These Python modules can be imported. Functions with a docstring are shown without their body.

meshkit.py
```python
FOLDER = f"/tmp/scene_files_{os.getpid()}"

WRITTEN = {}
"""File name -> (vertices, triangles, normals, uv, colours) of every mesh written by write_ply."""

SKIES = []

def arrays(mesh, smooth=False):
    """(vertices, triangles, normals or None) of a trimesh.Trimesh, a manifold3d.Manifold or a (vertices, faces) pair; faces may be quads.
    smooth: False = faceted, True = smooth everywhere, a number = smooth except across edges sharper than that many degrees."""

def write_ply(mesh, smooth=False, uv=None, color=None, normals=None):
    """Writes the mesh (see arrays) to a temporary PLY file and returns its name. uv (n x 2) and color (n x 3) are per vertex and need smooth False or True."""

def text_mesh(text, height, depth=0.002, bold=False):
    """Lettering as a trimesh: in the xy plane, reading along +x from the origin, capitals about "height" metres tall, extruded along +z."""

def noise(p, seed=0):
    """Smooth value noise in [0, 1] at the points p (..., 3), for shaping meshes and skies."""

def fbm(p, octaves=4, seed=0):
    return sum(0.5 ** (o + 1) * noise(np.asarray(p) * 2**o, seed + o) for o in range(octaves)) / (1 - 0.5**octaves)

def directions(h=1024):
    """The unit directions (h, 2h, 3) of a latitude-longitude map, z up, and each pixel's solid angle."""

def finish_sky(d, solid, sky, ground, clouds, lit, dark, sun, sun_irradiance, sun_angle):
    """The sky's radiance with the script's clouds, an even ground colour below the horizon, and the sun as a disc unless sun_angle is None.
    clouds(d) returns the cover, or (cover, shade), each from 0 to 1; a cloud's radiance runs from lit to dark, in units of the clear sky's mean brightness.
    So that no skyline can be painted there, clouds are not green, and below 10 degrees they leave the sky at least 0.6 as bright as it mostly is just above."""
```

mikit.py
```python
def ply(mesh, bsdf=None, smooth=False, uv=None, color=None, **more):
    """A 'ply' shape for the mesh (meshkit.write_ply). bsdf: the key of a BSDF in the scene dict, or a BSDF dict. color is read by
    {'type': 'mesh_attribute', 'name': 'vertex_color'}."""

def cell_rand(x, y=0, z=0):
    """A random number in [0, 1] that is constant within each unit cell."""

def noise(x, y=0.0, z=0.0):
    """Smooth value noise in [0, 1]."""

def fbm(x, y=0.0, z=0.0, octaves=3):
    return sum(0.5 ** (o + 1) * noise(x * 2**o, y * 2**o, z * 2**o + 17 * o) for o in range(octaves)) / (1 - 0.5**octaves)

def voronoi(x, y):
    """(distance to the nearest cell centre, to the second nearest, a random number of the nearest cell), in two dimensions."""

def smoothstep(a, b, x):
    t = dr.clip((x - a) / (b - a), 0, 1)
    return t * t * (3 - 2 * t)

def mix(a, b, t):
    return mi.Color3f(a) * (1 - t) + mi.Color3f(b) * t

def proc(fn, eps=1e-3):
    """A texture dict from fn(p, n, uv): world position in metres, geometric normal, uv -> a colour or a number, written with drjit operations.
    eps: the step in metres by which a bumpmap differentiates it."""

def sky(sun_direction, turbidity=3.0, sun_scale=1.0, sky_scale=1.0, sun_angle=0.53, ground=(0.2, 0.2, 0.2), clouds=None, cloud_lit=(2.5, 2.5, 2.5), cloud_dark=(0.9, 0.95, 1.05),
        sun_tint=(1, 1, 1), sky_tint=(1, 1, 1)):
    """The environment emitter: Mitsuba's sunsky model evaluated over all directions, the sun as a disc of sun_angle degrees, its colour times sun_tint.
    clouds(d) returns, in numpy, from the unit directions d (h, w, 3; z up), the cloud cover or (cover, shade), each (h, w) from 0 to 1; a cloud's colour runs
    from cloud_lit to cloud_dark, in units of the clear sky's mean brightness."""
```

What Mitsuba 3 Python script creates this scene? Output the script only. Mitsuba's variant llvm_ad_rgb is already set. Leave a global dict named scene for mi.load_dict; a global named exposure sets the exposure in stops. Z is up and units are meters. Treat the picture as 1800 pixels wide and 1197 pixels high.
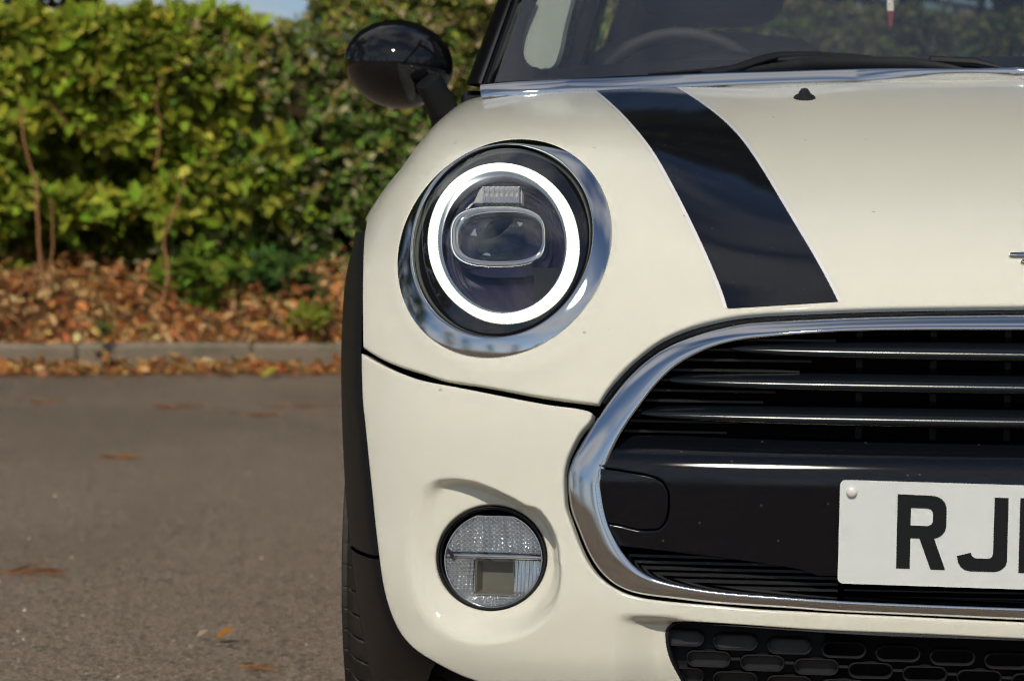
import math, numpy as np, trimesh, mitsuba as mi, mikit, meshkit, shapely
from shapely.geometry import Polygon, LineString, Point, box as sbox
from shapely.ops import unary_union
from shapely import affinity
from scipy.interpolate import PchipInterpolator as Pch
from scipy.spatial import Delaunay
import drjit as dr
T = mi.ScalarTransform4f
rng = np.random.default_rng(7)
scene, labels = {}, {}

# ------------------------------------------------------------------ camera, sky, exposure
F5, DIST, XC, HC, ROLL, YAW, PIT = 5300., 3.2, -.37, .715, .010, .0754, .0346
CAM = np.array([XC, -DIST, HC])
FW = np.array([-np.sin(YAW)*np.cos(PIT), np.cos(YAW)*np.cos(PIT), -np.sin(PIT)])
R0 = np.cross(FW, [0, 0, 1.]); R0 /= np.linalg.norm(R0); U0 = np.cross(R0, FW)
RT = R0*np.cos(ROLL)+U0*np.sin(ROLL); UP = U0*np.cos(ROLL)-R0*np.sin(ROLL)
scene['camera'] = {'type': 'thinlens', 'fov': math.degrees(2*math.atan(900/F5)), 'fov_axis': 'x',
    'to_world': T().look_at(origin=CAM.tolist(), target=(CAM+FW).tolist(), up=UP.tolist()),
    'aperture_radius': .0042, 'focus_distance': 3.32, 'near_clip': .05, 'far_clip': 2000.}

def clouds(d):
    p = d/(np.maximum(d[..., 2:3], 0)+.22)*1.5+np.array([41.05, 1.38, 0])
    q = np.stack([p[..., 0], p[..., 1]*1.3, d[..., 2]*2], -1)
    n = meshkit.fbm(q, 6, 3)
    q2 = np.stack([p[..., 0]*3.1+q[..., 1], p[..., 1]*1.2, d[..., 2]*2+9], -1); n = n*.72+.28*meshkit.fbm(q2, 5, 8)
    c = np.clip((n-.42)/.17, 0, 1); c = c*c*(3-2*c)
    return c*.85, np.clip((n-.58)/.2, 0, 1)*.8
SUN_AZ, SUN_EL = math.radians(-6), math.radians(43)
scene['daylight'] = mikit.sky((math.sin(SUN_AZ)*math.cos(SUN_EL), -math.cos(SUN_AZ)*math.cos(SUN_EL), math.sin(SUN_EL)), turbidity=2.6, sky_scale=1.2, sun_tint=(.90, 1., 1.15),
    clouds=clouds, cloud_lit=(2.5, 2.5, 2.5), cloud_dark=(1.0, 1.03, 1.1), ground=(.12, .11, .10))
exposure = 1.03

# ------------------------------------------------------------------ helpers
def proj(p):
    d = np.asarray(p, float)-CAM; z = d@FW
    return 900+F5*(d@RT)/z, 598.5-F5*(d@UP)/z
def rays(px):
    px = np.asarray(px, float).reshape(-1, 2)
    d = FW*F5+RT*(px[:, :1]-900)+UP*(598.5-px[:, 1:])
    return d/d[:, 1:2]                      # scaled so that d.y = 1
def at_y(px, Y):
    """The point on a pixel's ray at depth Y."""
    return CAM+rays(px)*(np.asarray(Y, float).reshape(-1, 1)+DIST)
def on_z(px, z):
    d = rays(px); return CAM+d*((z-HC)/d[:, 2:3])
def on_plane(px, P0, n):
    d = rays(px); return CAM+d*(((P0-CAM)@n)/(d@n))[:, None]
def hit(px, S, y0=-.12, y1=1.9, n=700):
    d = rays(px); ys = np.linspace(y0, y1, n)
    def g(y): P = CAM+d*(y+DIST)[:, None]; return y-S(P[:, 0], P[:, 2])
    G = np.stack([g(np.full(len(d), y)) for y in ys], 1)
    pos = G >= 0; k = np.where(pos.any(1), pos.argmax(1), G.argmax(1)); k = np.maximum(k, 1)
    lo, hi = ys[k-1].copy(), ys[k].copy(); ok = pos.any(1)
    for _ in range(30):
        m = (lo+hi)/2; s = g(m) >= 0; hi = np.where(s, m, hi); lo = np.where(s, lo, m)
    y = np.where(ok, hi, ys[k]); return CAM+d*(y+DIST)[:, None]
def spline(pts, n=200, closed=False):
    p = np.asarray(pts, float)
    if closed: p = np.vstack([p, p[:1]])
    s = np.r_[0, np.cumsum(np.linalg.norm(np.diff(p, axis=0), axis=1))]
    if closed:
        from scipy.interpolate import CubicSpline
        c = CubicSpline(s, p, bc_type='periodic'); return c(np.linspace(0, s[-1], n, endpoint=False))
    t = np.linspace(0, s[-1], n); return np.stack([Pch(s, p[:, i])(t) for i in range(p.shape[1])], 1)
def resample(p, h, closed=True):
    p = np.asarray(p, float)
    if closed: p = np.vstack([p, p[:1]])
    s = np.r_[0, np.cumsum(np.linalg.norm(np.diff(p, axis=0), axis=1))]
    n = max(int(s[-1]/h), 3); t = np.linspace(0, s[-1], n, endpoint=not closed)
    return np.stack([np.interp(t, s, p[:, i]) for i in range(p.shape[1])], 1)
def conic(pts, n=160):
    """Points on the ellipse through the traced points, least squares."""
    p = np.asarray(pts, float); c = p.mean(0); x, y = ((p-c)/100).T
    A = np.stack([x*x, x*y, y*y, x, y], 1); a, b, cc, d, e = np.linalg.lstsq(A, np.ones(len(x)), rcond=None)[0]
    M = np.array([[a, b/2], [b/2, cc]]); ctr = np.linalg.solve(-2*M, [d, e]); k = 1+ctr@M@ctr
    w, V = np.linalg.eigh(M/k); t = np.linspace(0, 2*np.pi, n, endpoint=False)
    L = V@np.diag(w**-.5)@V.T
    return (np.stack([np.cos(t), np.sin(t)], 1)@L.T+ctr)*100+c
def mirrored(m):
    v, f = m[0].copy(), m[1][:, ::-1].copy(); v[:, 0] *= -1; return v, f
def cat(*ms):
    vs, fs, k = [], [], 0
    for v, f in ms:
        f = np.asarray(f)
        if f.shape[1] == 4: f = np.vstack([f[:, [0, 1, 2]], f[:, [0, 2, 3]]])
        vs.append(np.asarray(v, float)); fs.append(f+k); k += len(v)
    return np.vstack(vs), np.vstack(fs)
def both(m): return cat(m, mirrored((np.asarray(m[0]), tri(m[1]))))
def tri(f):
    f = np.asarray(f); return np.vstack([f[:, [0, 1, 2]], f[:, [0, 2, 3]]]) if f.shape[1] == 4 else f
def loft(curves, closed=False, caps=False):
    """Skin through curves of equal length (rows); closed joins the ends of every curve."""
    C = np.asarray(curves, float); m, n = C.shape[:2]; f = []
    i = np.arange(n if closed else n-1); j = (i+1) % n
    for r in range(m-1): f.append(np.stack([r*n+i, r*n+j, (r+1)*n+j, (r+1)*n+i], 1))
    v, f = C.reshape(-1, 3), tri(np.vstack(f))
    if caps:
        for r, flip in ((0, 1), (m-1, 0)):
            c = len(v); v = np.vstack([v, C[r].mean(0)]); k = np.stack([r*n+i, r*n+j, i*0+c], 1)
            f = np.vstack([f, k[:, ::-1] if flip else k])
    return v, f
def tube(path, r, n=10, caps=True, up=(0, 0, 1), flat=1.):
    p = np.asarray(path, float); r = np.broadcast_to(np.asarray(r, float), (len(p),))
    t = np.gradient(p, axis=0); t /= np.linalg.norm(t, axis=1, keepdims=True)+1e-12
    up = np.broadcast_to(np.asarray(up, float), t.shape).copy()
    a = np.cross(t, up); bad = np.linalg.norm(a, axis=1) < 1e-3
    if bad.any(): up[bad] = [1, .1, 0]; a = np.cross(t, up)
    a /= np.linalg.norm(a, axis=1, keepdims=True); b = np.cross(a, t)
    th = np.linspace(0, 2*np.pi, n, endpoint=False)
    rows = [p[i]+r[i]*(np.cos(th)[:, None]*a[i]+flat*np.sin(th)[:, None]*b[i]) for i in range(len(p))]
    return loft(rows, closed=True, caps=caps)
def ring_tube(path, r, n=10, flat=1., nrm=None):
    """Closed tube along a closed path."""
    p = np.asarray(path, float); t = np.roll(p, -1, 0)-np.roll(p, 1, 0); t /= np.linalg.norm(t, axis=1, keepdims=True)
    if nrm is None: nrm = np.linalg.svd(p-p.mean(0))[2][2]
    b = np.broadcast_to(nrm, t.shape); a = np.cross(t, b); a /= np.linalg.norm(a, axis=1, keepdims=True); th = np.linspace(0, 2*np.pi, n, endpoint=False)
    rows = [p+r*(np.cos(x)*a+flat*np.sin(x)*b) for x in th]; rows.append(rows[0])
    return loft(rows, closed=True)
def box(cx, cy, cz, sx, sy, sz, ch=0.0):
    if ch <= 0:
        b = trimesh.creation.box((sx, sy, sz)); return np.array(b.vertices)+[cx, cy, cz], np.array(b.faces)
    pts = np.array([[a*(sx/2-(i != 0)*ch), b*(sy/2-(i != 1)*ch), c*(sz/2-(i != 2)*ch)] for a in (-1, 1) for b in (-1, 1) for c in (-1, 1) for i in range(3)])
    h = trimesh.convex.convex_hull(pts); return np.array(h.vertices)+[cx, cy, cz], np.array(h.faces)
def lathe(prof, n=64):
    """Profile (radius, x) spun about the x axis."""
    p = np.asarray(prof, float); th = np.linspace(0, 2*np.pi, n, endpoint=False)
    rows = [np.stack([np.full(n, x), r*np.cos(th), r*np.sin(th)], 1) for r, x in p]
    return loft(rows, closed=True)
def extrude(poly, h, frame):
    """Polygon extruded by h along the frame's third axis: frame = (origin, a, b, n)."""
    o, a, b, n = frame; vs, fs, k = [], [], 0
    for g in getattr(poly, 'geoms', [poly]):
        m = trimesh.creation.extrude_polygon(g, h, engine='earcut'); v = np.array(m.vertices)
        vs.append(o+v[:, :1]*a+v[:, 1:2]*b+v[:, 2:]*n); fs.append(np.array(m.faces)+k); k += len(v)
    v, f = np.vstack(vs), np.vstack(fs)
    return (v, f) if np.linalg.det(np.stack([a, b, n])) > 0 else (v, f[:, ::-1])

def sheet(poly, S, put, grid=.005, r=.003, flange=.012, off=0., edge_h=.0025, extra=None, out=1):
    """A pressed panel: the polygon (a, b) lifted to put(a, b, S(a, b)), its edges rolled inwards by radius r and turned back as a flange."""
    def lift(ab, e):
        a, b = ab[:, 0], ab[:, 1]; h = 1e-4
        p = put(a, b, S(a, b)); da = put(a+h, b, S(a+h, b))-put(a-h, b, S(a-h, b)); db = put(a, b+h, S(a, b+h))-put(a, b-h, S(a, b-h))
        n = np.cross(da, db); n /= np.linalg.norm(n, axis=1, keepdims=True)+1e-15
        return p-out*n*(e-off)[:, None]     # out = 1 where n is the outer side
    ds = [0., .22*r, .55*r, 1.02*r] if r > 0 else [0.]
    pts, es, loops = [], [], []
    for d in ds:
        g = poly.buffer(-d) if d > 0 else poly
        for q in getattr(g, 'geoms', [g]):
            for ringg in [q.exterior, *q.interiors]:
                c = resample(np.array(ringg.coords)[:-1], edge_h)
                if d == 0: loops.append((sum(map(len, pts)), len(c)))
                pts.append(c); es.append(np.full(len(c), r-math.sqrt(max(r*r-(r-min(d, r))**2, 0)) if r > 0 else 0.))
    inner = poly.buffer(-(1.02*r+.45*min(grid, .004)))
    x0, z0, x1, z1 = poly.bounds; A, B = np.meshgrid(np.arange(x0, x1, grid), np.arange(z0, z1, grid*.9)); A = A+(np.arange(len(A)) % 2)[:, None]*grid/2
    g = np.stack([A.ravel(), B.ravel()], 1)
    if extra is not None: g = np.vstack([g, extra])
    g = g[shapely.contains_xy(inner, g[:, 0], g[:, 1])]
    pts.append(g); es.append(np.zeros(len(g)))
    ab, e = np.vstack(pts), np.concatenate(es)
    t = Delaunay(ab).simplices; c = ab[t].mean(1)
    t = t[shapely.contains_xy(poly, c[:, 0], c[:, 1])]
    q = ab[t]; area = (q[:, 1, 0]-q[:, 0, 0])*(q[:, 2, 1]-q[:, 0, 1])-(q[:, 1, 1]-q[:, 0, 1])*(q[:, 2, 0]-q[:, 0, 0])
    t = t[np.abs(area) > 1e-13]; area = area[np.abs(area) > 1e-13]; t[area < 0] = t[area < 0][:, ::-1]
    v = lift(ab, e); f = [t]
    if flange > 0:
        for s, n in loops:
            i = np.arange(n); base = len(v); v = np.vstack([v, lift(ab[s:s+n], e[s:s+n]+flange)])
            f.append(np.stack([s+i, s+(i+1) % n, base+(i+1) % n], 1)); f.append(np.stack([s+i, base+(i+1) % n, base+i], 1))
    return v, np.vstack(f)
put_front = lambda a, b, d: np.stack([a, d, b], 1)                 # (x, z) -> y
put_side = lambda a, b, d: np.stack([d, a, b], 1)                  # (y, z) -> x

def add(key, mesh, bsdf, smooth=False, color=None, **more):
    if isinstance(mesh, tuple): mesh = (np.asarray(mesh[0], float), tri(mesh[1]))
    scene[key] = mikit.ply(mesh, bsdf, smooth=smooth, color=color, **more)
counts = {}
def num(key):
    n = counts.get(key, 0); counts[key] = n+1
    return key if n == 0 else f'{key}_{n:03d}'
def lab(key, label, cat=None, group=None, kind=None):
    labels[key] = {k: v for k, v in (('label', label), ('category', cat), ('group', group), ('kind', kind)) if v}
def sstep(a, b, x): t = np.clip((x-a)/(b-a), 0, 1); return t*t*(3-2*t)

# ------------------------------------------------------------------ materials
def two(b): return {'type': 'twosided', 'bsdf': b}
def rgb(*c): return {'type': 'rgb', 'value': list(c)}
vcol = {'type': 'mesh_attribute', 'name': 'vertex_color'}
def speck(base, dark, k, size):
    def fn(p, n, uv):
        d, _, w = mikit.voronoi((p.x+p.y*.37)*size, (p.z+p.y*.61)*size)
        s = mikit.smoothstep(.10, .04, d)*dr.select(w > k, 1., 0.)
        return mikit.mix(base, dark, s*.7)
    return mikit.proc(fn)
scene['paint_cream'] = two({'type': 'roughplastic', 'int_ior': 1.5, 'alpha': .012, 'nonlinear': False, 'diffuse_reflectance': speck((.722, .712, .620), (.35, .30, .22), .985, 40.)})
scene['paint_black'] = two({'type': 'roughplastic', 'alpha': .014, 'int_ior': 1.55, 'diffuse_reflectance': rgb(.006, .006, .008)})
scene['vinyl_black'] = two({'type': 'roughplastic', 'int_ior': 1.6, 'alpha': .01, 'diffuse_reflectance': speck((.007, .008, .012), (.06, .06, .06), .9, 70.)})
scene['vinyl_white'] = two({'type': 'roughplastic', 'int_ior': 1.5, 'alpha': .05, 'diffuse_reflectance': rgb(.78, .77, .80)})
scene['chrome'] = two({'type': 'roughconductor', 'alpha': .018, 'material': 'none', 'specular_reflectance': rgb(.72, .73, .75)})
def dusty(p, n, uv): return mikit.mix((.62, .63, .65), (.50, .45, .38), mikit.fbm(p.x*90, p.y*90, p.z*90)*.35)
scene['chrome_dusty'] = two({'type': 'roughconductor', 'alpha': .02, 'material': 'none', 'specular_reflectance': mikit.proc(dusty)})
scene['slat_paint'] = two({'type': 'roughplastic', 'int_ior': 1.55, 'alpha': .07, 'diffuse_reflectance': rgb(.006, .009, .013)})
scene['panel_gloss'] = two({'type': 'roughplastic', 'int_ior': 1.5, 'alpha': .022, 'diffuse_reflectance': speck((.004, .0045, .0075), (.10, .09, .08), .95, 60.)})
scene['plastic_black'] = two({'type': 'roughplastic', 'int_ior': 1.33, 'alpha': .36, 'diffuse_reflectance': rgb(.013, .014, .017)})
scene['plastic_dark'] = two({'type': 'roughplastic', 'int_ior': 1.45, 'alpha': .25, 'diffuse_reflectance': rgb(.007, .007, .008)})
scene['void_black'] = two({'type': 'diffuse', 'reflectance': rgb(.022, .022, .023)})
scene['rubber'] = two({'type': 'roughplastic', 'int_ior': 1.4, 'alpha': .45, 'diffuse_reflectance': mikit.proc(lambda p, n, uv: mikit.mix((.022, .021, .020), (.06, .05, .04), mikit.fbm(p.x*60, p.y*60, p.z*60)*.8))})
scene['glass_pane'] = {'type': 'thindielectric', 'int_ior': 1.5}
scene['glass_tinted'] = {'type': 'thindielectric', 'int_ior': 1.5, 'specular_transmittance': rgb(.30, .34, .32)}
scene['frit'] = two({'type': 'diffuse', 'reflectance': rgb(.007, .007, .009)})
scene['interior_dark'] = two({'type': 'roughplastic', 'int_ior': 1.4, 'alpha': .4, 'diffuse_reflectance': rgb(.018, .018, .020)})
scene['interior_grey'] = two({'type': 'diffuse', 'reflectance': rgb(.27, .31, .26)})
scene['plate_white'] = two({'type': 'roughplastic', 'int_ior': 1.5, 'alpha': .08, 'diffuse_reflectance': mikit.proc(lambda p, n, uv: mikit.mix((.74, .78, .78), (.69, .73, .72), mikit.fbm(p.x*40, p.y*40, p.z*40)))})
scene['plate_ink'] = two({'type': 'roughplastic', 'int_ior': 1.5, 'alpha': .15, 'diffuse_reflectance': rgb(.008, .008, .008)})
scene['white_cap'] = two({'type': 'roughplastic', 'int_ior': 1.5, 'alpha': .15, 'diffuse_reflectance': rgb(.80, .78, .76)})
scene['lens_silver'] = two({'type': 'roughconductor', 'alpha': .03, 'material': 'none', 'specular_reflectance': rgb(.80, .80, .78)})
scene['silver_satin'] = two({'type': 'roughconductor', 'alpha': .18, 'material': 'none', 'specular_reflectance': rgb(.62, .66, .72)})
scene['lamp_black'] = two({'type': 'plastic', 'int_ior': 1.5, 'diffuse_reflectance': rgb(.016, .013, .034)})
scene['lamp_glass'] = two({'type': 'plastic', 'int_ior': 1.3, 'diffuse_reflectance': rgb(.003, .007, .012)})
scene['reflector_mat'] = two({'type': 'roughplastic', 'alpha': .12, 'diffuse_reflectance': rgb(.42, .42, .44)})
scene['cell_plastic'] = two({'type': 'roughplastic', 'int_ior': 1.45, 'alpha': .28, 'diffuse_reflectance': rgb(.030, .030, .034)})
scene['fog_box'] = two({'type': 'roughplastic', 'alpha': .06, 'diffuse_reflectance': rgb(.135, .135, .115)})
scene['red_tag'] = two({'type': 'diffuse', 'reflectance': rgb(.22, .045, .045)})
scene['white_tag'] = two({'type': 'diffuse', 'reflectance': rgb(.75, .73, .68)})
# ------------------------------------------------------------------ the car's front surface, as depth y over (x, z)
ZK = [-.1, .1, .2, .3, .4, .5, .6, .66, .70, .74, .77, .80, .83, .86, .89, .92, .945, 1.1]
half_width = Pch(ZK, [.80, .84, .86, .875, .885, .888, .888, .875, .850, .833, .815, .792, .775, .763, .750, .715, .681, .55])
prof_mid = Pch([-.1, .06, .12, .2, .27, .3, .4, .5, .6, .635, .65, .67, .70, .74, .77, .80, .83, .86, .88, .90, .92, .945, 1.1],
               [.3, .12, .06, .02, .0, .0, .010, .019, .030, .0515, .0635, .0800, .111, .1763, .2453, .3312, .4341, .5544, .6435, .7405, .8512, 1.0184, 2.3788])
prof_lamp = Pch([-.1, .06, .12, .2, .27, .3, .4, .5, .58, .635, .70, .77, .81, .835, .86, .88, .90, .92, .945, 1.1],
                [.30, .12, .06, .02, 0, 0, .012, .025, .05, .075, .112, .158, .20, .26, .36, .47, .60, .76, 1.02, 2.3])
sweep = Pch([-.1, .3, .6, .75, .85, 1.1], [.55, .60, .62, .58, .48, .45])
def S0(X, Z):
    a = np.abs(X); u = np.minimum(a/half_width(Z), .9995); w = sstep(.28, .56, a)
    return prof_mid(Z)*(1-w)+prof_lamp(Z)*w+sweep(Z)*(1-(1-u**4)**.25)
def wrap(X): return .6*(1-(1-np.minimum(np.abs(X)/.888, .99)**4)**.25)
def xz(px, S=S0): return hit(px, S)[:, [0, 2]]

# scoop round the fog lamp: the surface eases back to the flat lamp plane, sharply under the upper lip
FOGC = hit([(864, 981)], S0)[0]
FOG_N = np.array([-.12, -1., .06]); FOG_N /= np.linalg.norm(FOG_N)
FOG_P = FOGC+[0, .034, 0]
def fog_plane(X, Z): return FOG_P[1]-((X-FOG_P[0])*FOG_N[0]+(Z-FOG_P[2])*FOG_N[2])/FOG_N[1]
_ang = np.radians([0, 25, 45, 60, 75, 90, 105, 120, 135, 150, 165, 180, 200, 225, 250, 270, 290, 315, 340, 360])
_out = np.array([118, 118, 118, 108, 110, 118, 133, 152, 172, 178, 176, 174, 170, 168, 156, 146, 142, 140, 128, 118])/1560.
_in = np.array([104, 106, 108, 100, 99, 104, 108, 112, 112, 108, 106, 104, 102, 100, 98, 96, 98, 104, 106, 104])/1560.
_fo, _fi = Pch(_ang, _out), Pch(_ang, _in)
_lip = Pch(_ang, [.3, .5, .9, 1, 1, 1, 1, .95, .6, .2, 0, 0, 0, 0, 0, 0, 0, 0, .1, .3])
# soft hollow beside the lower intake
INTC = hit([(1215, 1150)], S0)[0]
def S1(X, Z):
    X = -np.abs(X); y = S0(X, Z)
    dx, dz = X-FOGC[0], Z-FOGC[2]; r = np.hypot(dx, dz); a = np.mod(np.arctan2(dz, dx), 2*np.pi)
    ro, ri, lip = _fo(a), _fi(a), _lip(a)
    ri = ri*(1-lip)+(ro-.011)*lip
    t = 1-sstep(ri, ro, r)
    y = y+np.maximum(fog_plane(X, Z)-y, -.004)*t
    # hollow at the intake's end, with a crisp upper edge
    ex = (X-INTC[0])/.088; top = INTC[2]+.0335-.06*(X-INTC[0])
    side = 1-sstep(.35, 1., np.abs(np.minimum(ex, 0))); up = 1-sstep(-.006, .003, Z-top)
    y = y+.020*side*up*np.where(X < INTC[0]+.02, 1., 1.)
    # the ridge that stands round the head lamp
    hx, hz = (X-LAMPC[0])/.124, (Z-LAMPC[2])/.127; q = np.hypot(hx, hz)
    y = y-.0032*np.exp(-((q-1.04)/.12)**2)
    return y
LAMPC = hit([(887, 437)], S0)[0]

# ------------------------------------------------------------------ outlines traced on the photograph, one side of the car
C_X = 1935
bonnet_low = [(C_X, 536), (1800, 537), (1575, 540), (1410, 546), (1311, 552.5), (1236, 567), (1173, 591), (1123, 626), (1085, 663), (1060, 695), (1051, 711)]
gap_up = [(1051, 711), (960, 699), (844, 679), (785, 670), (740, 656), (703, 645), (665, 629), (636, 611)]
left_edge = [(636, 611), (635.6, 511), (638, 426), (643, 392)]
bonnet_top = [(846, 173), (883, 169), (945, 166), (1037, 161.6), (1121, 158), (1191, 155), (1270, 151.5), (1350, 149), (1600, 144), (1800, 142), (C_X, 141)]
gap_low = [(1041, 726), (1037, 723), (960, 710), (804, 680), (738, 667), (703, 655), (665, 638), (633, 620)]
bumper_left = [(633, 620), (634.6, 695), (640, 750), (645.7, 808), (651.5, 863), (655, 898), (659.5, 940), (664, 977), (670.6, 1024), (682, 1069), (699, 1108), (726.5, 1141), (764, 1165.5), (813, 1190), (838, 1199), (900, 1222), (1100, 1270), (1300, 1302), (C_X, 1345)]
bumper_ring = [(1041, 726), (1038, 738), (1020, 760.5), (1005, 788), (995, 813), (991, 838), (991, 850), (992.6, 885), (1005, 925), (1028, 980), (1045, 1005.6), (1065, 1024), (1100, 1043), (1135, 1052), (1185, 1058), (1261, 1064.5), (1336, 1071), (1410, 1074.7), (1450, 1077), (1600, 1084), (1800, 1093.5), (C_X, 1098)]
ring_out = [(C_X, 552), (1800, 554), (1651, 555.5), (1500, 559), (1410, 563), (1323, 567.6), (1261, 579), (1211, 594), (1173, 610), (1135, 635), (1100, 668), (1073, 701.7), (1043, 745.5), (1020, 783), (1005, 811), (998, 838), (998, 855), (1001, 885), (1018, 935), (1038, 980), (1060, 1010.6), (1085, 1030.6), (1120, 1044), (1186, 1053), (1261, 1061), (1410, 1070.7), (1450, 1074), (1620, 1082), (1800, 1090), (C_X, 1095)]
ring_in = [(C_X, 579), (1800, 579), (1651, 579), (1500, 581), (1425, 585), (1350, 591), (1311, 595), (1261, 606), (1223, 621.5), (1185.5, 644), (1150, 678), (1123, 713), (1100, 745.5), (1080, 780.6), (1065, 815.7), (1059, 838), (1054.5, 855), (1057, 880), (1065, 915), (1080, 950), (1098, 978), (1120, 1000.6), (1150.5, 1018), (1185.6, 1028), (1261, 1040.6), (1361, 1049), (1450, 1055), (1586, 1061.7), (1800, 1069.5), (C_X, 1074)]
intake = [(C_X, 1129), (1799, 1124), (1625, 1116), (1450, 1109), (1372, 1104.5), (1294, 1099.6), (1236, 1096.7), (1201, 1095.7), (1184, 1099.6), (1173, 1108), (1170, 1117), (1171, 1132), (1177, 1159), (1185.6, 1178), (1195, 1195), (1215, 1228), (1262, 1258), (1330, 1272), (C_X, 1296)]
lamp_out = conic([(921, 245.5), (1014, 279), (1075, 408), (1031, 540), (872, 628), (738.5, 578), (697.8, 470), (820, 268.6), (750, 333)])
lamp_in = conic([(890.5, 253), (984, 280), (1042.5, 398), (1040, 423), (1007, 517), (867, 596.5), (785, 561), (718.6, 447), (741, 361), (797, 293)])
lamp_cover = conic([(888, 262), (1031, 394), (868, 591), (728, 429), (800, 297), (975, 285), (1000, 512), (790, 552)])

def half_poly(ab):
    """Outline from the middle round to the middle, made whole by its mirror image."""
    ab = np.asarray(ab, float)
    g = Polygon(ab).buffer(0).intersection(sbox(-3, -3, 0, 3))
    return unary_union([g, affinity.scale(g, -1, 1, origin=(0, 0)), ]).buffer(1e-6).buffer(-1e-6)
car = 'parked_car'
lab(car, 'cream small hatchback with black bonnet stripe and lit round head lamp', 'car')

# ---- bonnet and wing in one pressing
zs = np.linspace(xz([(643, 392)])[0, 1]+.006, xz([(846, 173)])[0, 1]-.002, 40)
flank = np.stack([-.9992*half_width(zs), zs], 1)
tl = xz([(846, 173)])[0]
bon = np.vstack([xz(spline(bonnet_low, 160)), xz(spline(gap_up, 80)), xz(spline(left_edge, 40)), flank, [[-.9992*half_width(tl[1]), tl[1]]], xz(spline([(x, y_-4) for x, y_ in bonnet_top], 120))])
bon_poly = half_poly(bon)
lampXZ = xz(lamp_out, S1); lamp_hole = Polygon(lampXZ).buffer(-.0015)
bon_poly = bon_poly.difference(unary_union([lamp_hole, affinity.scale(lamp_hole, -1, 1, origin=(0, 0))]))
fz = np.linspace(.55, .95, 260)
ex = np.vstack([np.stack([s*half_width(fz)*u, fz], 1) for u in (.93, .945, .957, .967, .976, .983, .989, .994, .997) for s in (-1, 1)])
add(car+'__bonnet', sheet(bon_poly, S1, put_front, grid=.0045, r=.0030, flange=.005, extra=ex), 'paint_cream', smooth=True)

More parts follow.
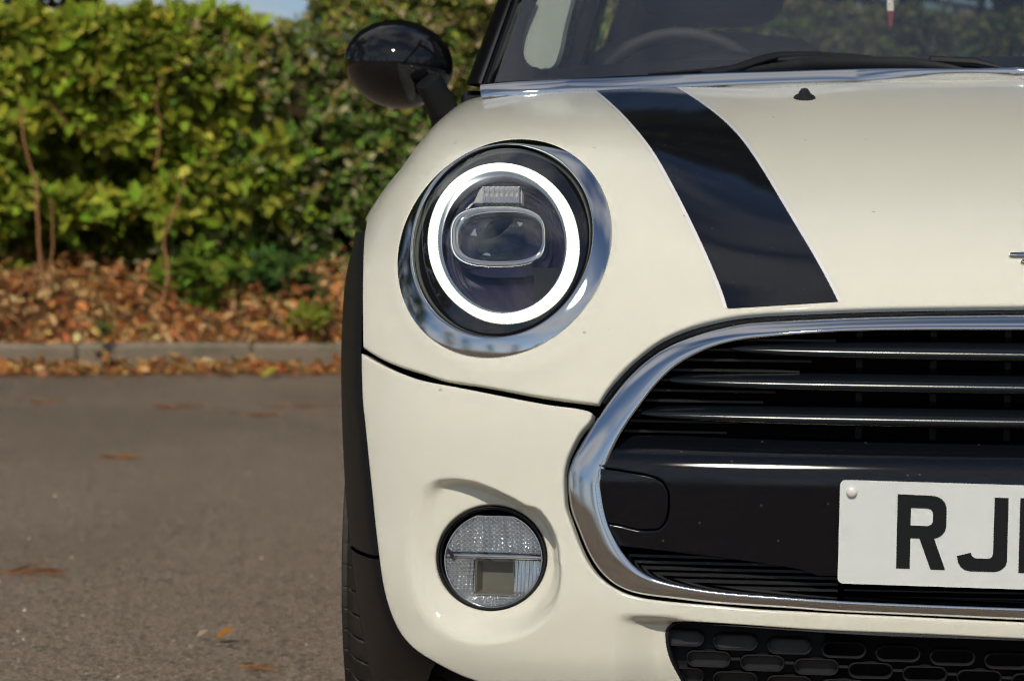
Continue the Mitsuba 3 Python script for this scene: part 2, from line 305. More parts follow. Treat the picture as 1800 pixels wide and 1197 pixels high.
# ---- bumper
bum = np.vstack([xz(spline(gap_low, 80)), xz(spline(bumper_left, 200)), [[.2, -.08+.2]], xz(spline(bumper_ring, 260))[::-1]])
bum_poly = half_poly(bum)
int_poly = half_poly(xz(spline(intake, 260)))
bum_poly = bum_poly.difference(int_poly)
foghole = conic([(766, 981), (864, 889), (960, 978), (864, 1073), (795, 915), (935, 915), (797, 1048), (930, 1048)])
FOG_XZ = xz(foghole, S1); fog_hole = Polygon(FOG_XZ)
bum_poly = bum_poly.difference(unary_union([fog_hole, affinity.scale(fog_hole, -1, 1, origin=(0, 0))]))
fa = np.linspace(0, 2*np.pi, 400); exf = np.vstack([np.stack([s*(FOGC[0]+(_fo(fa)-k)*np.cos(fa)), FOGC[2]+(_fo(fa)-k)*np.sin(fa)], 1) for k in np.linspace(-.002, .014, 9) for s in (-1, 1)])
fz = np.linspace(.0, .62, 260)
ex = np.vstack([np.stack([s*half_width(fz)*u, fz], 1) for u in (.93, .945, .957, .967, .976) for s in (-1, 1)]+[exf])
add(car+'__bumper', sheet(bum_poly, S1, put_front, grid=.0045, r=.003, flange=.014, extra=ex), 'paint_cream', smooth=True)

# ---- dark structure behind the gaps
liner = unary_union([bon_poly.buffer(.02), bum_poly.buffer(.02)]).buffer(.0)
liner = liner.intersection(sbox(-.80, .12, .80, .66).union(sbox(-.68, .6, .68, .86)))
grille_open = half_poly(xz(spline(ring_out, 300)))
lamp_big = lamp_hole.buffer(.012); fog_big = fog_hole.buffer(.02)
liner = liner.difference(unary_union([grille_open.buffer(-.004), lamp_big, fog_big, affinity.scale(lamp_big, -1, 1, origin=(0, 0)), affinity.scale(fog_big, -1, 1, origin=(0, 0)), int_poly.buffer(.01)]))
if liner.geom_type != 'Polygon': liner = max(liner.geoms, key=lambda g: g.area)
add(car+'__inner_liner', sheet(liner, lambda X, Z: S0(X, Z)+.05, put_front, grid=.012, r=0, flange=0, edge_h=.008), 'void_black', smooth=True)

# ---- bonnet stripes: vinyl laid on the pressing
stripe_l = [(1048, 161), (1075, 183), (1113, 222), (1150, 270), (1187, 335), (1220, 400), (1250, 465), (1272, 520), (1279, 543)]
stripe_r = [(1189, 155), (1228, 180), (1265, 208), (1300, 243), (1338, 297), (1367, 345), (1400, 400), (1430, 450), (1455, 495), (1473, 531)]
def offset_px(c, d): return [(x+d, y) for x, y in c]
def stripe_poly(l, r): return Polygon(np.vstack([xz(spline(l, 120)), xz(spline(r, 120))[::-1]])).buffer(0)
for sgn in (1, -1):
    for name, l, r, m in (('bonnet_stripe', stripe_l, stripe_r, 'vinyl_black'), ('pinstripe', offset_px(stripe_l, -6.5), offset_px(stripe_l, -.6), 'vinyl_white'), ('pinstripe', offset_px(stripe_r, .6), offset_px(stripe_r, 6.), 'vinyl_white')):
        g = stripe_poly(l, r)
        if sgn < 0: g = affinity.scale(g, -1, 1, origin=(0, 0))
        add(num(f'{car}__bonnet__{name}'), sheet(g, S1, put_front, grid=.004, r=0, flange=0, off=.0009, edge_h=.002), m, smooth=True)

# ---- grille ring
def half_curve(P):
    """A curve on the car's right half, cut where it meets the middle plane, ends put on it."""
    P = np.asarray(P, float); keep = P[:, 0] < -.001; k = np.where(keep)[0]; Q = P[k[0]:k[-1]+1]
    out = [Q]
    for e, i, j in ((0, k[0]-1, k[0]), (1, k[-1], k[-1]+1)):
        if i >= 0 and j < len(P):
            a, b = P[i], P[j]; t = a[0]/(a[0]-b[0]); m = a+(b-a)*t; m[0] = 0
            out = [m[None], *out] if e == 0 else [*out, m[None]]
    return np.vstack(out)
def even(P, n): 
    s = np.r_[0, np.cumsum(np.linalg.norm(np.diff(P, axis=0), axis=1))]; t = np.linspace(0, s[-1], n)
    return np.stack([np.interp(t, s, P[:, i]) for i in range(3)], 1)
def match(P, Q, n):
    """Both curves resampled to n points, Q's at the places nearest P's, kept in order."""
    P = even(P, n); Qe = even(Q, 3000); from scipy.spatial import cKDTree
    k = cKDTree(Qe[:, [0, 2]]).query(P[:, [0, 2]])[1].astype(float); k = np.maximum.accumulate(k)
    ker = np.hanning(31); ker /= ker.sum(); k = np.convolve(np.pad(k, 15, mode='edge'), ker, 'valid'); k[0], k[-1] = 0, 2999
    return P, np.stack([np.interp(k, np.arange(3000), Qe[:, i]) for i in range(3)], 1)
ro = half_curve(hit(spline(ring_out, 500), S0)); ro[:, 1] += .004
ri0 = hit(spline(ring_in, 500), lambda X, Z: S0(X, np.clip(Z, .30, .625))-.006)
ri = half_curve(ri0)
ro, ri = match(ro, ri, 420)
def ring_mesh(o, i):
    nx = np.cross(np.gradient(o, axis=0), i-o); nx /= np.linalg.norm(nx, axis=1, keepdims=True); nx *= np.sign(-nx[:, 1:2])
    d = i-o; rows = [o+[0, .012, 0], o+[0, .002, 0], o+.03*d+nx*.0008]
    for t in np.linspace(.10, .90, 9): rows.append(o+t*d+nx*(.0010+.0022*4*t*(1-t)))
    un = d/np.linalg.norm(d, axis=1, keepdims=True)
    rows += [o+.96*d+nx*.0008, i+nx*-.0004, i+un*.0010+[0, .0018, 0], i+un*.0016+[0, .006, 0], i+un*.002+[0, .02, 0], i+un*.002+[0, .05, 0]]
    return loft(rows)
add(car+'__grille_ring', both(ring_mesh(ro, ri)), 'chrome', smooth=40)
lab(car+'__grille_ring', 'chrome surround of the front grille mirroring sky and asphalt')
# dark seal between bonnet and ring
sl = half_curve(hit(spline(ring_out, 500), S0)); so = even(sl, 300)
add(car+'__grille_seal', both(loft([so+[0, .016, 0], so+[0, .045, .0]])), 'void_black', smooth=True)
add(car+'__grille_back', both(loft([[[-.60, .105+wrap(.6), .26], [-.45, .105+wrap(.45), .26], [-.3, .105+wrap(.3), .26], [0, .105, .26]], [[-.60, .13+wrap(.6), .68], [-.45, .13+wrap(.45), .68], [-.3, .13+wrap(.3), .68], [0, .13, .68]]])), 'void_black')
# shelf of the bonnet lock panel above the ring
seal_top = half_curve(hit(spline(bonnet_low, 300), S0)); kq = int(np.argmin(np.abs(ro[:, 2]-seal_top[-1, 2])+9*(np.arange(len(ro)) > 250))); st, rt = match(seal_top, ro[:kq], 200)
add(car+'__grille_seal_001', both(loft([st+[0, .0075, .001], st+[0, .008, -.002], st*.5+rt*.5+[0, .010, 0], rt+[0, .008, -.002], rt+[0, .03, -.004]])), 'plastic_dark', smooth=True)

# ---- slats, one mesh each
for tip, px_y, d0 in ((1283, 622, .026), (1174, 680, .022), (1125, 740, .018)):
    zc = at_y([(1600, px_y)], d0)[0, 2]; xt = -at_y([(tip, px_y)], d0+.03)[0, 0]
    X = np.sin(np.linspace(-1, 1, 161)*np.pi/2)*xt
    k = np.sqrt(np.maximum(1-np.abs(X/xt)**3.2, 0))**.8; k = np.maximum(k, .03)
    prof = [(.072, .0172), (.045, .0144), (.024, .0118), (.0125, .0094), (.0068, .0070), (.0030, .0040), (.0010, .0014), (.0001, -.0014), (.0006, -.0040), (.0028, -.0062), (.0065, -.0076), (.012, -.0080), (.03, -.0066), (.072, -.004)]
    rows = [np.stack([X, d0+wrap(X)*1.0+.10*(1-k)*.2+y*np.maximum(k, .2), zc+z*k+.003*(1-k)], 1) for y, z in prof]; rows.append(rows[0])
    add(num(car+'__grille_slat'), loft(rows), 'slat_paint', smooth=50)

# ---- the bar that carries the plate
bar_prof = Pch([.22, .345, .37, .40, .43, .450, .460, .468, .475, .481, .486, .4895, .507], [.06, .022, .019, .016, .0122, .0108, .0113, .0131, .0160, .0196, .0236, .0276, .062])
S_bar = lambda X, Z: bar_prof(Z)+wrap(X)
bar_top = xz([(1912, 776), (1600, 771), (1350, 766), (1200, 763), (1113, 763)], S_bar)
bar_low = [(1040, 956), (1105, 962), (1220, 975), (1370, 995), (1412, 1003), (1428, 1009), (1440, 1012.5), (1480, 1013.5), (C_X, 1026)]
bl = xz(spline(bar_low, 200), S_bar)
bp = np.vstack([[[.1, bar_top[0, 1]]], bar_top, [[-.56, .47]], [[-.57, bl[0, 1]]], bl])
bar_poly = half_poly(bp).intersection(sbox(-.52, .2, .52, .6))
tow_px = [(1020, 818), (1069, 824), (1100, 829), (1146, 838), (1162, 846), (1171, 858), (1175, 873), (1175, 890), (1171, 912), (1163, 925), (1150, 931), (1130, 931), (1085, 922), (1020, 912)]
tow_poly = Polygon(xz(spline(tow_px, 160), S_bar)).buffer(0).intersection(sbox(-.518, .2, 0, .6))
slit = tow_poly.buffer(.0007).difference(tow_poly.buffer(-.0007))
bar_cut = bar_poly.difference(tow_poly.buffer(.0009))
add(car+'__grille_panel', sheet(bar_cut, S_bar, put_front, grid=.005, r=.0018, flange=.02, edge_h=.002), 'panel_gloss', smooth=True)
lab(car+'__grille_panel', 'glossy black bar across the lower grille carrying the number plate')
add(car+'__grille_panel__towing_cover', sheet(tow_poly.buffer(-.0004), S_bar, put_front, grid=.005, r=.0012, flange=.006, edge_h=.0015), 'panel_gloss', smooth=True)
# ribs in the corners of the grille
_rm = Polygon(np.vstack([(ro*.4+ri*.6)[:, [0, 2]]])).buffer(0)
def ring_x(z): return max(_rm.intersection(LineString([(-1, z), (.5, z)])).bounds[0], -.6)
def rib(z, x0, x1, y, hgt=.004, dep=.03):
    X = np.linspace(x0, x1, 24); rows = [np.stack([X, y+wrap(X)+a, np.full_like(X, z)+b], 1) for a, b in ((dep, hgt*.5), (.001, hgt*.5), (0, hgt*.3), (0, -hgt*.3), (.001, -hgt*.5), (dep, -hgt*.5))]
    return loft(rows, caps=False)
for sgn in (1, -1):
    for i in range(11):
        z = .494+i*.0112; x1 = -.40+(z-.49)*1.15
        m = rib(z, ring_x(z), x1, .052)
        add(num(car+'__corner_rib'), m if sgn > 0 else mirrored(m), 'plastic_dark', smooth=30)
    for i in range(6):
        z = .372-i*.0066; m = rib(z, ring_x(z), -.262, .034+.001*i, .0045)
        add(num(car+'__lower_rib'), m if sgn > 0 else mirrored(m), 'plastic_dark', smooth=30)
for X in np.linspace(-.24, .24, 7):
    add(num(car+'__grille_strut'), box(X, .098, .55, .007, .006, .16), 'plastic_dark')
for i in range(4):
    add(num(car+'__lower_bar'), both(rib(.352-i*.0068, -.255, -.002, .05, .003)), 'plastic_dark', smooth=30)

# ---- lower intake: oval cells on a sheet behind the opening
S_int = lambda X, Z: S0(X, Z)+.020
int_lip = half_curve(np.c_[xz(spline(intake, 300)), np.zeros(300)][:, [0, 2, 1]])
il = even(int_lip, 240); il[:, 1] = S1(il[:, 0], il[:, 2])
inx = np.array([-.2, 0, .24])-il*[1, 0, 1]; inx[:, 1] = 0; inx /= np.linalg.norm(inx, axis=1, keepdims=True)
add(car+'__intake_frame', both(loft([il+[0, .0005, 0]-inx*.001, il+inx*.0022+[0, -.0008, 0], il+inx*.0040+[0, .002, 0], il+inx*.0046+[0, .010, 0], il+inx*.005+[0, .06, 0]])), 'plastic_black', smooth=40)
def stadium(w, h, n=14):
    r = h/2; a = np.linspace(-np.pi/2, np.pi/2, n); c = (w-h)/2
    return np.vstack([np.stack([c+r*np.cos(a), r*np.sin(a)], 1), np.stack([-c-r*np.cos(a), -r*np.sin(a)], 1)])
row1 = xz([(1215, 1121), (1300, 1129), (1388, 1137), (1482, 1143.5), (1580, 1149), (1683, 1156), (1787, 1162)], S_int)
pitch = -np.diff(row1[:, 0]).mean()*-1; zrow = float(np.mean(row1[:, 1])); dz = .0205
cells = []
slope = np.polyfit(row1[:, 0], row1[:, 1], 1); rowz = lambda X: np.polyval(slope, -np.abs(X)) if abs(slope[0]) < .2 else zrow
inside = int_poly.buffer(-.003)
for r_ in range(6):
    off = 0 if r_ % 2 == 0 else .5
    for k in range(-14, 15):
        Xc = row1[2, 0]+(k+off)*pitch
        if Xc > .001: continue
        for Xq in ((Xc, -Xc)):
            zq = rowz(Xq)-r_*dz; cell = Polygon(stadium(.0485, .0182)+[Xq, zq]).intersection(inside)
            if cell.area < .00022: continue
            P2 = resample(np.array(cell.exterior.coords)[:-1], .0028)
            P3 = np.stack([P2[:, 0], S_int(P2[:, 0], P2[:, 1]), P2[:, 1]], 1)
            c3 = P3.mean(0); inn = c3+(P3-c3)*[.90, 1, .76]; inn[:, 1] = P3[:, 1]
            rows = [P3+[0, .018, 0], P3+[0, .003, 0], P3*.96+inn*.04+[0, .0008, 0], P3*.6+inn*.4-[0, .0012, 0], inn*.9+P3*.1+[0, .0006, 0], inn+[0, .004, 0], inn+[0, .018, 0]]
            add(num(car+'__intake_mesh__cell'), loft(rows, closed=True), 'cell_plastic', smooth=45)
            if r_ % 2 == 1 and shapely.contains_xy(inside, Xq+.5*pitch+.006, zq) and shapely.contains_xy(inside, Xq+.5*pitch-.006, zq):
                xb = Xq+.5*pitch; yb = float(S_int(xb, zq))
                add(num(car+'__intake_mesh__tie'), box(xb, yb+.007, zq+.001, .010, .010, .0028), 'plastic_black')
            if abs(Xq) > .275:
                fl = np.vstack([inn+[0, .009, 0], (inn+[0, .009, 0]).mean(0)]); n_ = len(inn); i_ = np.arange(n_)
                add(num(car+'__intake_mesh__blank'), (fl, np.stack([i_, (i_+1) % n_, i_*0+n_], 1)), 'cell_plastic', smooth=True)
gback = int_poly.buffer(.012)
lft = gback.intersection(sbox(-1, -1, -.275, 2)); 
for g in (lft, affinity.scale(lft, -1, 1, origin=(0, 0))):
    add(num(car+'__intake_mesh__web'), sheet(g, lambda X, Z: S0(X, Z)+.038, put_front, grid=.01, r=0, flange=0), 'plastic_black', smooth=True)
add(car+'__intake_back', sheet(gback, lambda X, Z: S0(X, Z)+.075, put_front, grid=.02, r=0, flange=0, edge_h=.01), 'void_black', smooth=True)

# ---- bonnet badge: only the winged bars by the emblem
Bn = 1.0
def on_bonnet(px, off=0.): return hit(px, S0)
bw = [[(1774, 450), (1775.5, 445.5), (1850, 443), (1850, 450.5), (1783, 451)], [(1794, 461), (1796, 457), (1850, 455), (1850, 462), (1801, 463.5)], [(1812, 473), (1814, 468), (1850, 466), (1850, 474), (1818, 475)]]
for sgn in (1, -1):
    for w_ in bw:
        P = hit(w_, S0); q = P-[0, .006, -.001]; c = q.mean(0)
        top = c+(q-c)*[.94, 1, .72]
        v = np.vstack([P, q, top-[0, .0012, 0]]); n = len(P); i = np.arange(n); j = (i+1) % n
        f = np.vstack([np.stack([i, j, n+j], 1), np.stack([i, n+j, n+i], 1), np.stack([n+i, n+j, 2*n+j], 1), np.stack([n+i, 2*n+j, 2*n+i], 1), [[2*n, 2*n+k, 2*n+k+1] for k in range(1, n-1)]])
        add(num(car+'__bonnet__badge_bar'), (v, f) if sgn > 0 else mirrored((v, f)), 'chrome')
eb = hit([(1912, 452)], S0)[0]; eb[0] = 0
nb = np.array([0, -1., .9]); nb /= np.linalg.norm(nb); tb = np.array([1., 0, 0]); ub = np.cross(tb, nb)*-1
th = np.linspace(0, 2*np.pi, 48, endpoint=False)
circ = lambda r, o: eb+nb*o+r*(np.cos(th)[:, None]*tb+np.sin(th)[:, None]*ub)
add(car+'__bonnet__badge_disc', loft([circ(.029, -.01), circ(.029, .004), circ(.026, .0065), circ(.0235, .005), circ(.001, .006)], closed=True), 'chrome', smooth=30)

# ---- number plate
PY = -.006
pl0 = at_y([(1477, 843), (1474.5, 1024), (1800, 852.8), (1800, 1036)], PY)
pa = pl0[2]-pl0[0]; pa /= np.linalg.norm(pa); pn = np.array([0, -1., .03]); pn -= pa*(pn@pa); pn /= np.linalg.norm(pn); pb = np.cross(pn, pa)*1.
if pb[2] < 0: pb = -pb
ptl = on_plane([(1477, 843)], pl0[0], pn)[0]
def plate_uv(px): q = on_plane(px, ptl, pn)-ptl; return np.stack([q@pa, q@pb], 1)
w_p, h_p = 2*(-ptl[0])/pa[0]-.004, float(-plate_uv([(1474.5, 1025)])[0, 1])
pp = sbox(.006, -h_p+.006, w_p-.006, -.006).buffer(.006, quad_segs=6).union(sbox(.008, -h_p+.008, w_p-.008, -.004))
fr = (ptl, pa, pb, pn)
add(car+'__number_plate', extrude(pp, .0024, (ptl-pn*.0024, pa, pb, pn)), 'plate_white', smooth=30)
lab(car+'__number_plate', 'white number plate with black characters on the grille bar')
Rz = [(910, 272), (1150, 283), (1185, 289), (1218, 306), (1240, 331), (1252, 362), (1253, 400), (1250, 500), (1240, 535), (1218, 562), (1190, 578), (1165, 584), (1242, 803), (1140, 800), (1062, 582), (998, 580), (994, 794), (898, 791)]
Rh = [(1003, 368), (1120, 372), (1142, 379), (1155, 397), (1158, 420), (1156, 465), (1146, 484), (1122, 495), (1000, 492)]
Jz = [(1591, 296), (1688, 299), (1676, 745), (1666, 775), (1643, 798), (1615, 812), (1585, 817), (1415, 811), (1380, 803), (1350, 780), (1332, 748), (1325, 705), (1422, 682), (1428, 702), (1442, 716), (1460, 722), (1545, 725), (1566, 717), (1578, 695)]
sc = lambda z: [(1350+x/3.991, 800+y/3.99) for x, y in z]
stem = [(1793.5, 875), (1818, 876), (1814.5, 1007), (1790, 1006.3)]
for nm, o, hl in (('letter', Rz, Rh), ('letter', Jz, None)):
    g = Polygon(plate_uv(sc(o)), [plate_uv(sc(hl))] if hl else None).buffer(0)
    add(num(car+'__number_plate__'+nm), extrude(g, .0006, (ptl+pn*.0002, pa, pb, pn)), 'plate_ink')
add(car+'__number_plate__digit', extrude(Polygon(plate_uv(stem)).buffer(0), .0006, (ptl+pn*.0002, pa, pb, pn)), 'plate_ink')
for cx_ in (0, 1):
    c = on_plane([(1497, 864.5)], ptl, pn)[0]
    if cx_: c = c+pa*(w_p-2*.0122-.0)
    cr = lambda r, o: c+pn*o+r*(np.cos(th)[:, None]*pa+np.sin(th)[:, None]*pb)
    add(num(car+'__number_plate__screw_cap'), loft([cr(.0060, 0), cr(.0060, .0012), cr(.0056, .0028), cr(.0042, .0040), cr(.002, .0046), cr(.0002, .0048)], closed=True), 'white_cap', smooth=True)
    add(num(car+'__number_plate__bracket'), box(*(c-pn*.012-pb*.04), .02, .016, .05), 'plastic_dark')
# ---- head lamps
def add_pair(name, parts, label=None):
    """The same lamp on the car's right and, mirrored, on its left: parts = (sub-key or '', mesh, material, smooth, more)."""
    for sgn in (1, -1):
        base = num(f'{car}__{name}'); local = {}
        for sub, m, bs, sm, more in parts:
            if sub:
                n_ = local.get(sub, 0); local[sub] = n_+1; key = f'{base}__{sub}'+(f'_{n_:03d}' if n_ else '')
            else: key = base
            add(key, m if sgn > 0 else mirrored((np.asarray(m[0]), tri(m[1]))), bs, smooth=sm, **more)
        if label and sgn > 0: labels[base] = {'label': label}
Bo = hit(lamp_out, S1); LP0 = Bo.mean(0); LN = np.linalg.svd(Bo-LP0)[2][2]; LN *= -np.sign(LN[1])
onl = lambda px, o: on_plane(px, LP0+LN*o, LN)
_r = rays(lamp_in); Bi = onl(lamp_in, .0105)
for _ in range(12):                          # the bezel leans by the same angle all round
    d = Bi-Bo; h_ = d@LN; w_ = np.linalg.norm(d-h_[:, None]*LN, axis=1); tgt = (Bo-LP0)@LN+w_*math.tan(math.radians(30))
    fq = np.fft.rfft(tgt); fq[4:] = 0; tgt = np.fft.irfft(fq, len(tgt)); Bi = CAM+_r*((((LP0-CAM)@LN)+tgt)/(_r@LN))[:, None]
HB = float(((Bi-LP0)@LN).mean())
hp = []
d = Bi-Bo; nn = np.cross(np.roll(Bo, -1, 0)-np.roll(Bo, 1, 0), d); nn /= np.linalg.norm(nn, axis=1, keepdims=True); nn *= np.sign((nn@LN))[:, None]
rows = [Bo-LN*.012+d*.02, Bo+d*.015+nn*.0004]+[Bo+t*d+nn*(.0006+.0007*4*t*(1-t)) for t in np.linspace(.04, .93, 8)]+[Bi+nn*.0004, Bi+d*.03-LN*.0008, Bi+d*.05-LN*.0025]
hp.append(('bezel', loft(rows, closed=True), 'chrome', 40, {}))
Ce = onl(lamp_cover, HB-.004); cc = Ce.mean(0)
mid = (Bi-LN*.006)*.5+Ce*.5
hp.append(('gasket', loft([Bi+d*.03-LN*.0012, Bi+d*.06-LN*.0065, Bi*.8+Ce*.2-LN*.0075, mid-LN*.001, Ce*.85+Bi*.15-LN*.004, Ce-LN*.006, Ce-LN*.03], closed=True), 'plastic_dark', 40, {}))
hp.append(('lens_cover', loft([cc+(Ce-cc)*k+LN*.030*(1-k*k) for k in (1, .985, .96, .92, .86, .78, .68, .56, .42, .28, .14, .01)], closed=True), 'glass_pane', True, {}))
t_ = np.linspace(0, 2*np.pi, 160, endpoint=False)
drl_o = conic([(753.5, 424), (882, 289.5), (1011.5, 424), (886, 561.5), (786.2, 332.7), (970.8, 322.2), (983.8, 525.8), (798.2, 530.8)])
drl_i = conic([(766, 424), (882, 299), (993, 424), (884, 549), (795.6, 343.6), (958.4, 329.6), (970.4, 516.4), (808.6, 521.4)])
Do, Di = onl(drl_o, HB-.021), onl(drl_i, HB-.021)
dc0 = Di.mean(0); rows = [Do-LN*.006]+[Do*(1-k)+Di*k+LN*(.0050*math.sqrt(max(0, 1-(2*k-1)**2))) for k in np.linspace(0, 1, 9)]+[Di-LN*.006]
hp.append(('light_ring', (lambda m: (m[0], m[1][:, ::-1]))(loft(rows, closed=True)), 'white_cap', True, {'emitter': {'type': 'area', 'radiance': rgb(.62, .66, .55)}}))
dc = Di.mean(0)
for e_, k_ in ((Do, 1.005), (Di, .995)): hp.append(('light_edge', (lambda m: m)(ring_tube(dc0+(e_-dc0)*k_-LN*.0010, .0009, 10)), 'white_cap', True, {'emitter': {'type': 'area', 'radiance': rgb(.20, .30, .19)}}))
dc = Di.mean(0)
hp.append(('surround', loft([Ce-LN*.009, Ce*.75+Do*.25-LN*.006, Ce*.35+Do*.65-LN*.006, Do+(Do-dc)*.02-LN*.002, Do-LN*.008], closed=True), 'frit', 40, {}))
hp.append(('inner_rim', loft([Di-LN*.001, Di*.985+dc*.015-LN*.0015, Di*.965+dc*.035-LN*.004, Di*.94+dc*.06-LN*.0045, Di*.925+dc*.075-LN*.012], closed=True), 'silver_satin', 40, {}))
hp.append(('bowl', loft([dc+(Di-dc)*k-LN*z for k, z in ((.96, .006), (.93, .016), (.90, .018), (.89, .021), (.86, .0215), (.85, .025), (.80, .0265), (.79, .030), (.6, .034), (.3, .036), (.01, .036))], closed=True), 'lamp_black', 30, {}))
def stad_px(x0, x1, y0, y1, n=20):
    s = stadium(x1-x0, y1-y0, n); return s*[1, -1]+[(x0+x1)/2, (y0+y1)/2]
def squarish(x0, x1, y0, y1, p=2.9, n=80):
    a = np.linspace(0, 2*np.pi, n, endpoint=False); c, s = np.cos(a), np.sin(a)
    return np.stack([(x0+x1)/2+(x1-x0)/2*np.sign(c)*np.abs(c)**(2/p), (y0+y1)/2-(y1-y0)/2*np.sign(s)*np.abs(s)**(2/p)], 1)
def slab(px, o, t):
    P = onl(px, o); n_ = len(P); i_ = np.arange(n_); q = P+LN*t; c = q.mean(0); tp = c+(q-c)*.9+LN*t*.1
    v, f = loft([P, q, tp], closed=True); k = len(v); v = np.vstack([v, tp.mean(0)]); f = np.vstack([f, np.stack([2*n_+i_, 2*n_+(i_+1) % n_, i_*0+k], 1)]); return v, f
fo_, fi_ = squarish(790, 960, 362, 470), squarish(803.5, 953, 371, 458.5)
Fo, Fi = onl(fo_, HB-.026), onl(fi_, HB-.023); fc = Fi.mean(0)
hp.append(('projector_frame', loft([Fo-LN*.020, Fo-LN*.002, Fo*.9+Fi*.1+LN*.0006, Fo*.5+Fi*.5+LN*.0012, Fo*.15+Fi*.85+LN*.0004, Fi-LN*.001, Fi*.97+fc*.03-LN*.004, Fi*.955+fc*.045-LN*.011], closed=True), 'lens_silver', 35, {}))
hp.append(('projector_lens', loft([fc+(Fi-fc)*.97*k+LN*(.0085*(1-k*k)-.010) for k in (1, .97, .92, .85, .75, .62, .48, .32, .16, .01)], closed=True), 'glass_pane', True, {}))
Fb = fc-LN*.034; hp.append(('projector_cavity', loft([Fi*.96+fc*.04-LN*.009, Fb+(Fi-fc)*.86+LN*.012, Fb+(Fi-fc)*.66+LN*.002, Fb+(Fi-fc)*.01], closed=True), 'lamp_black', 40, {}))
ic = onl([(880, 421)], HB-.040)[0]; ia = RT-LN*(RT@LN); ia /= np.linalg.norm(ia); ib = np.cross(ia, LN); ib *= np.sign(ib[2]); tt_ = np.linspace(0, 2*np.pi, 60, endpoint=False)
hp.append(('projector_ball', loft([ic+.031*math.sin(e)*(np.cos(tt_)[:, None]*ia+np.sin(tt_)[:, None]*ib)+LN*.016*math.cos(e) for e in np.linspace(math.pi/2, .02, 12)], closed=True), 'lamp_glass', True, {}))
for q_ in ([(830, 418), (838, 404), (842, 420)], [(902, 392), (922, 396), (916, 403)], [(850, 452), (862, 446), (866, 455)]): hp.append(('projector_facet', slab(q_, HB-.036, .004), 'lens_silver', False, {}))
hp.append(('reflector', slab([(836, 363), (846, 341), (852, 334), (917, 334), (921, 343), (921, 363)], HB-.037, .006), 'reflector_mat', False, {}))
for i in range(8):
    x = 852+i*8.9
    hp.append(('reflector_fin', slab([(x-1.4, 361), (x-1.4, 332), (x+1.4, 332), (x+1.4, 361)], HB-.030, .004), 'lens_silver', False, {}))
for i in range(7):
    x = 856.5+i*8.9
    hp.append(('reflector_cell', slab([(x-2.6, 358), (x-2.6, 347), (x+2.6, 347), (x+2.6, 358)], HB-.0305, .001), 'chrome', False, {}))
    hp.append(('reflector_tip', slab([(x-2.8, 339), (x-2.8, 332), (x+2.8, 332), (x+2.8, 339)], HB-.0305, .003), 'lens_silver', False, {}))
    hp.append(('marker_dash', slab([(853+i*8.2-2.9, 476.2), (853+i*8.2-2.9, 473.8), (853+i*8.2+2.9, 473.8), (853+i*8.2+2.9, 476.2)], HB-.041, .003), 'silver_satin', False, {}))
add_pair('headlight', hp, 'round head lamp with glowing ring')

# ---- fog lamps
FA = np.cross(FOG_N, [0, 0, 1.]); FA /= np.linalg.norm(FA); FA *= np.sign(FA[0]); FB = np.cross(FA, FOG_N); FB *= np.sign(FB[2])
f0 = on_plane([(864, 981)], FOG_P, FOG_N)[0]
def fuv(px): q = on_plane(px, f0, FOG_N)-f0; return np.stack([q@FA, q@FB], 1)
def fpt(uv, o): uv = np.asarray(uv, float); return f0+uv[:, :1]*FA+uv[:, 1:2]*FB+FOG_N*np.asarray(o, float).reshape(-1, 1)
hole = fuv(foghole); lens_e = fuv(conic([(780.5, 984), (866, 902), (951, 982), (866, 1067.5), (806, 926), (926, 924), (806, 1044), (926, 1043)]))
cut = fuv([(866, 907.5)])[0, 1]
lens_poly = Polygon(lens_e).intersection(sbox(-1, -1, 1, cut)); lr = resample(np.array(lens_poly.exterior.coords)[:-1], .0018); lctr = lr.mean(0)
fp = []
hl_ = resample(hole, .0025); c0 = hl_.mean(0)
fp.append(('housing', loft([fpt(c0+(hl_-c0)*k, o) for k, o in ((1.03, -.004), (.99, -.003), (.975, .0005), (.955, .0005), (.94, -.004), (.915, -.005), (.90, -.012), (.80, -.034), (.3, -.036), (.01, -.036))], closed=True), 'plastic_dark', 40, {}))
fp.append(('lens_rim', ring_tube(fpt(lr, -.0045), .0012, 8), 'lens_silver', True, {}))
fp.append(('lens_cover', loft([fpt(lctr+(lr-lctr)*k, -.003+.006*(1-k*k)) for k in (1, .95, .85, .7, .5, .3, .01)], closed=True), 'glass_pane', True, {}))
u0 = fuv([(781, 907.5), (951, 1067), (866, 972), (866, 984), (833, 985), (900, 1046), (828, 990), (905, 1040)])
def facets(name, poly, pu, pv, amp, o, kind, step):
    x0, y0, x1, y1 = poly.bounds; a, b = np.meshgrid(np.arange(x0, x1, step), np.arange(y0, y1, step)); g = np.stack([a.ravel(), b.ravel()], 1)
    g = g[shapely.contains_xy(poly.buffer(-step*.4), g[:, 0], g[:, 1])]; e = resample(np.array(poly.exterior.coords)[:-1], step); g = np.vstack([e, g])
    t = Delaunay(g).simplices; c = g[t].mean(1); t = t[shapely.contains_xy(poly, c[:, 0], c[:, 1])]
    U = g[:, 0]/pu; V = g[:, 1]/pv
    if kind == 'grid': h = amp*(1-(np.abs((U % 1)-.5)*2)**2)*(1-(np.abs(((V+.0*np.floor(U)) % 1)-.5)*2)**2)
    elif kind == 'ribs': h = amp*(1-(np.abs((U % 1)-.5)*2)**2)
    else: h = 0*U
    r2 = (g**2).sum(1); fp.append((name, (fpt(g, o+h+3.5*r2), t), 'lens_silver', False, {}))
up = Polygon(lr).buffer(-.0012).intersection(sbox(-1, u0[2, 1], 1, 1)); lo = Polygon(lr).buffer(-.0012).intersection(sbox(-1, -1, 1, u0[3, 1]))
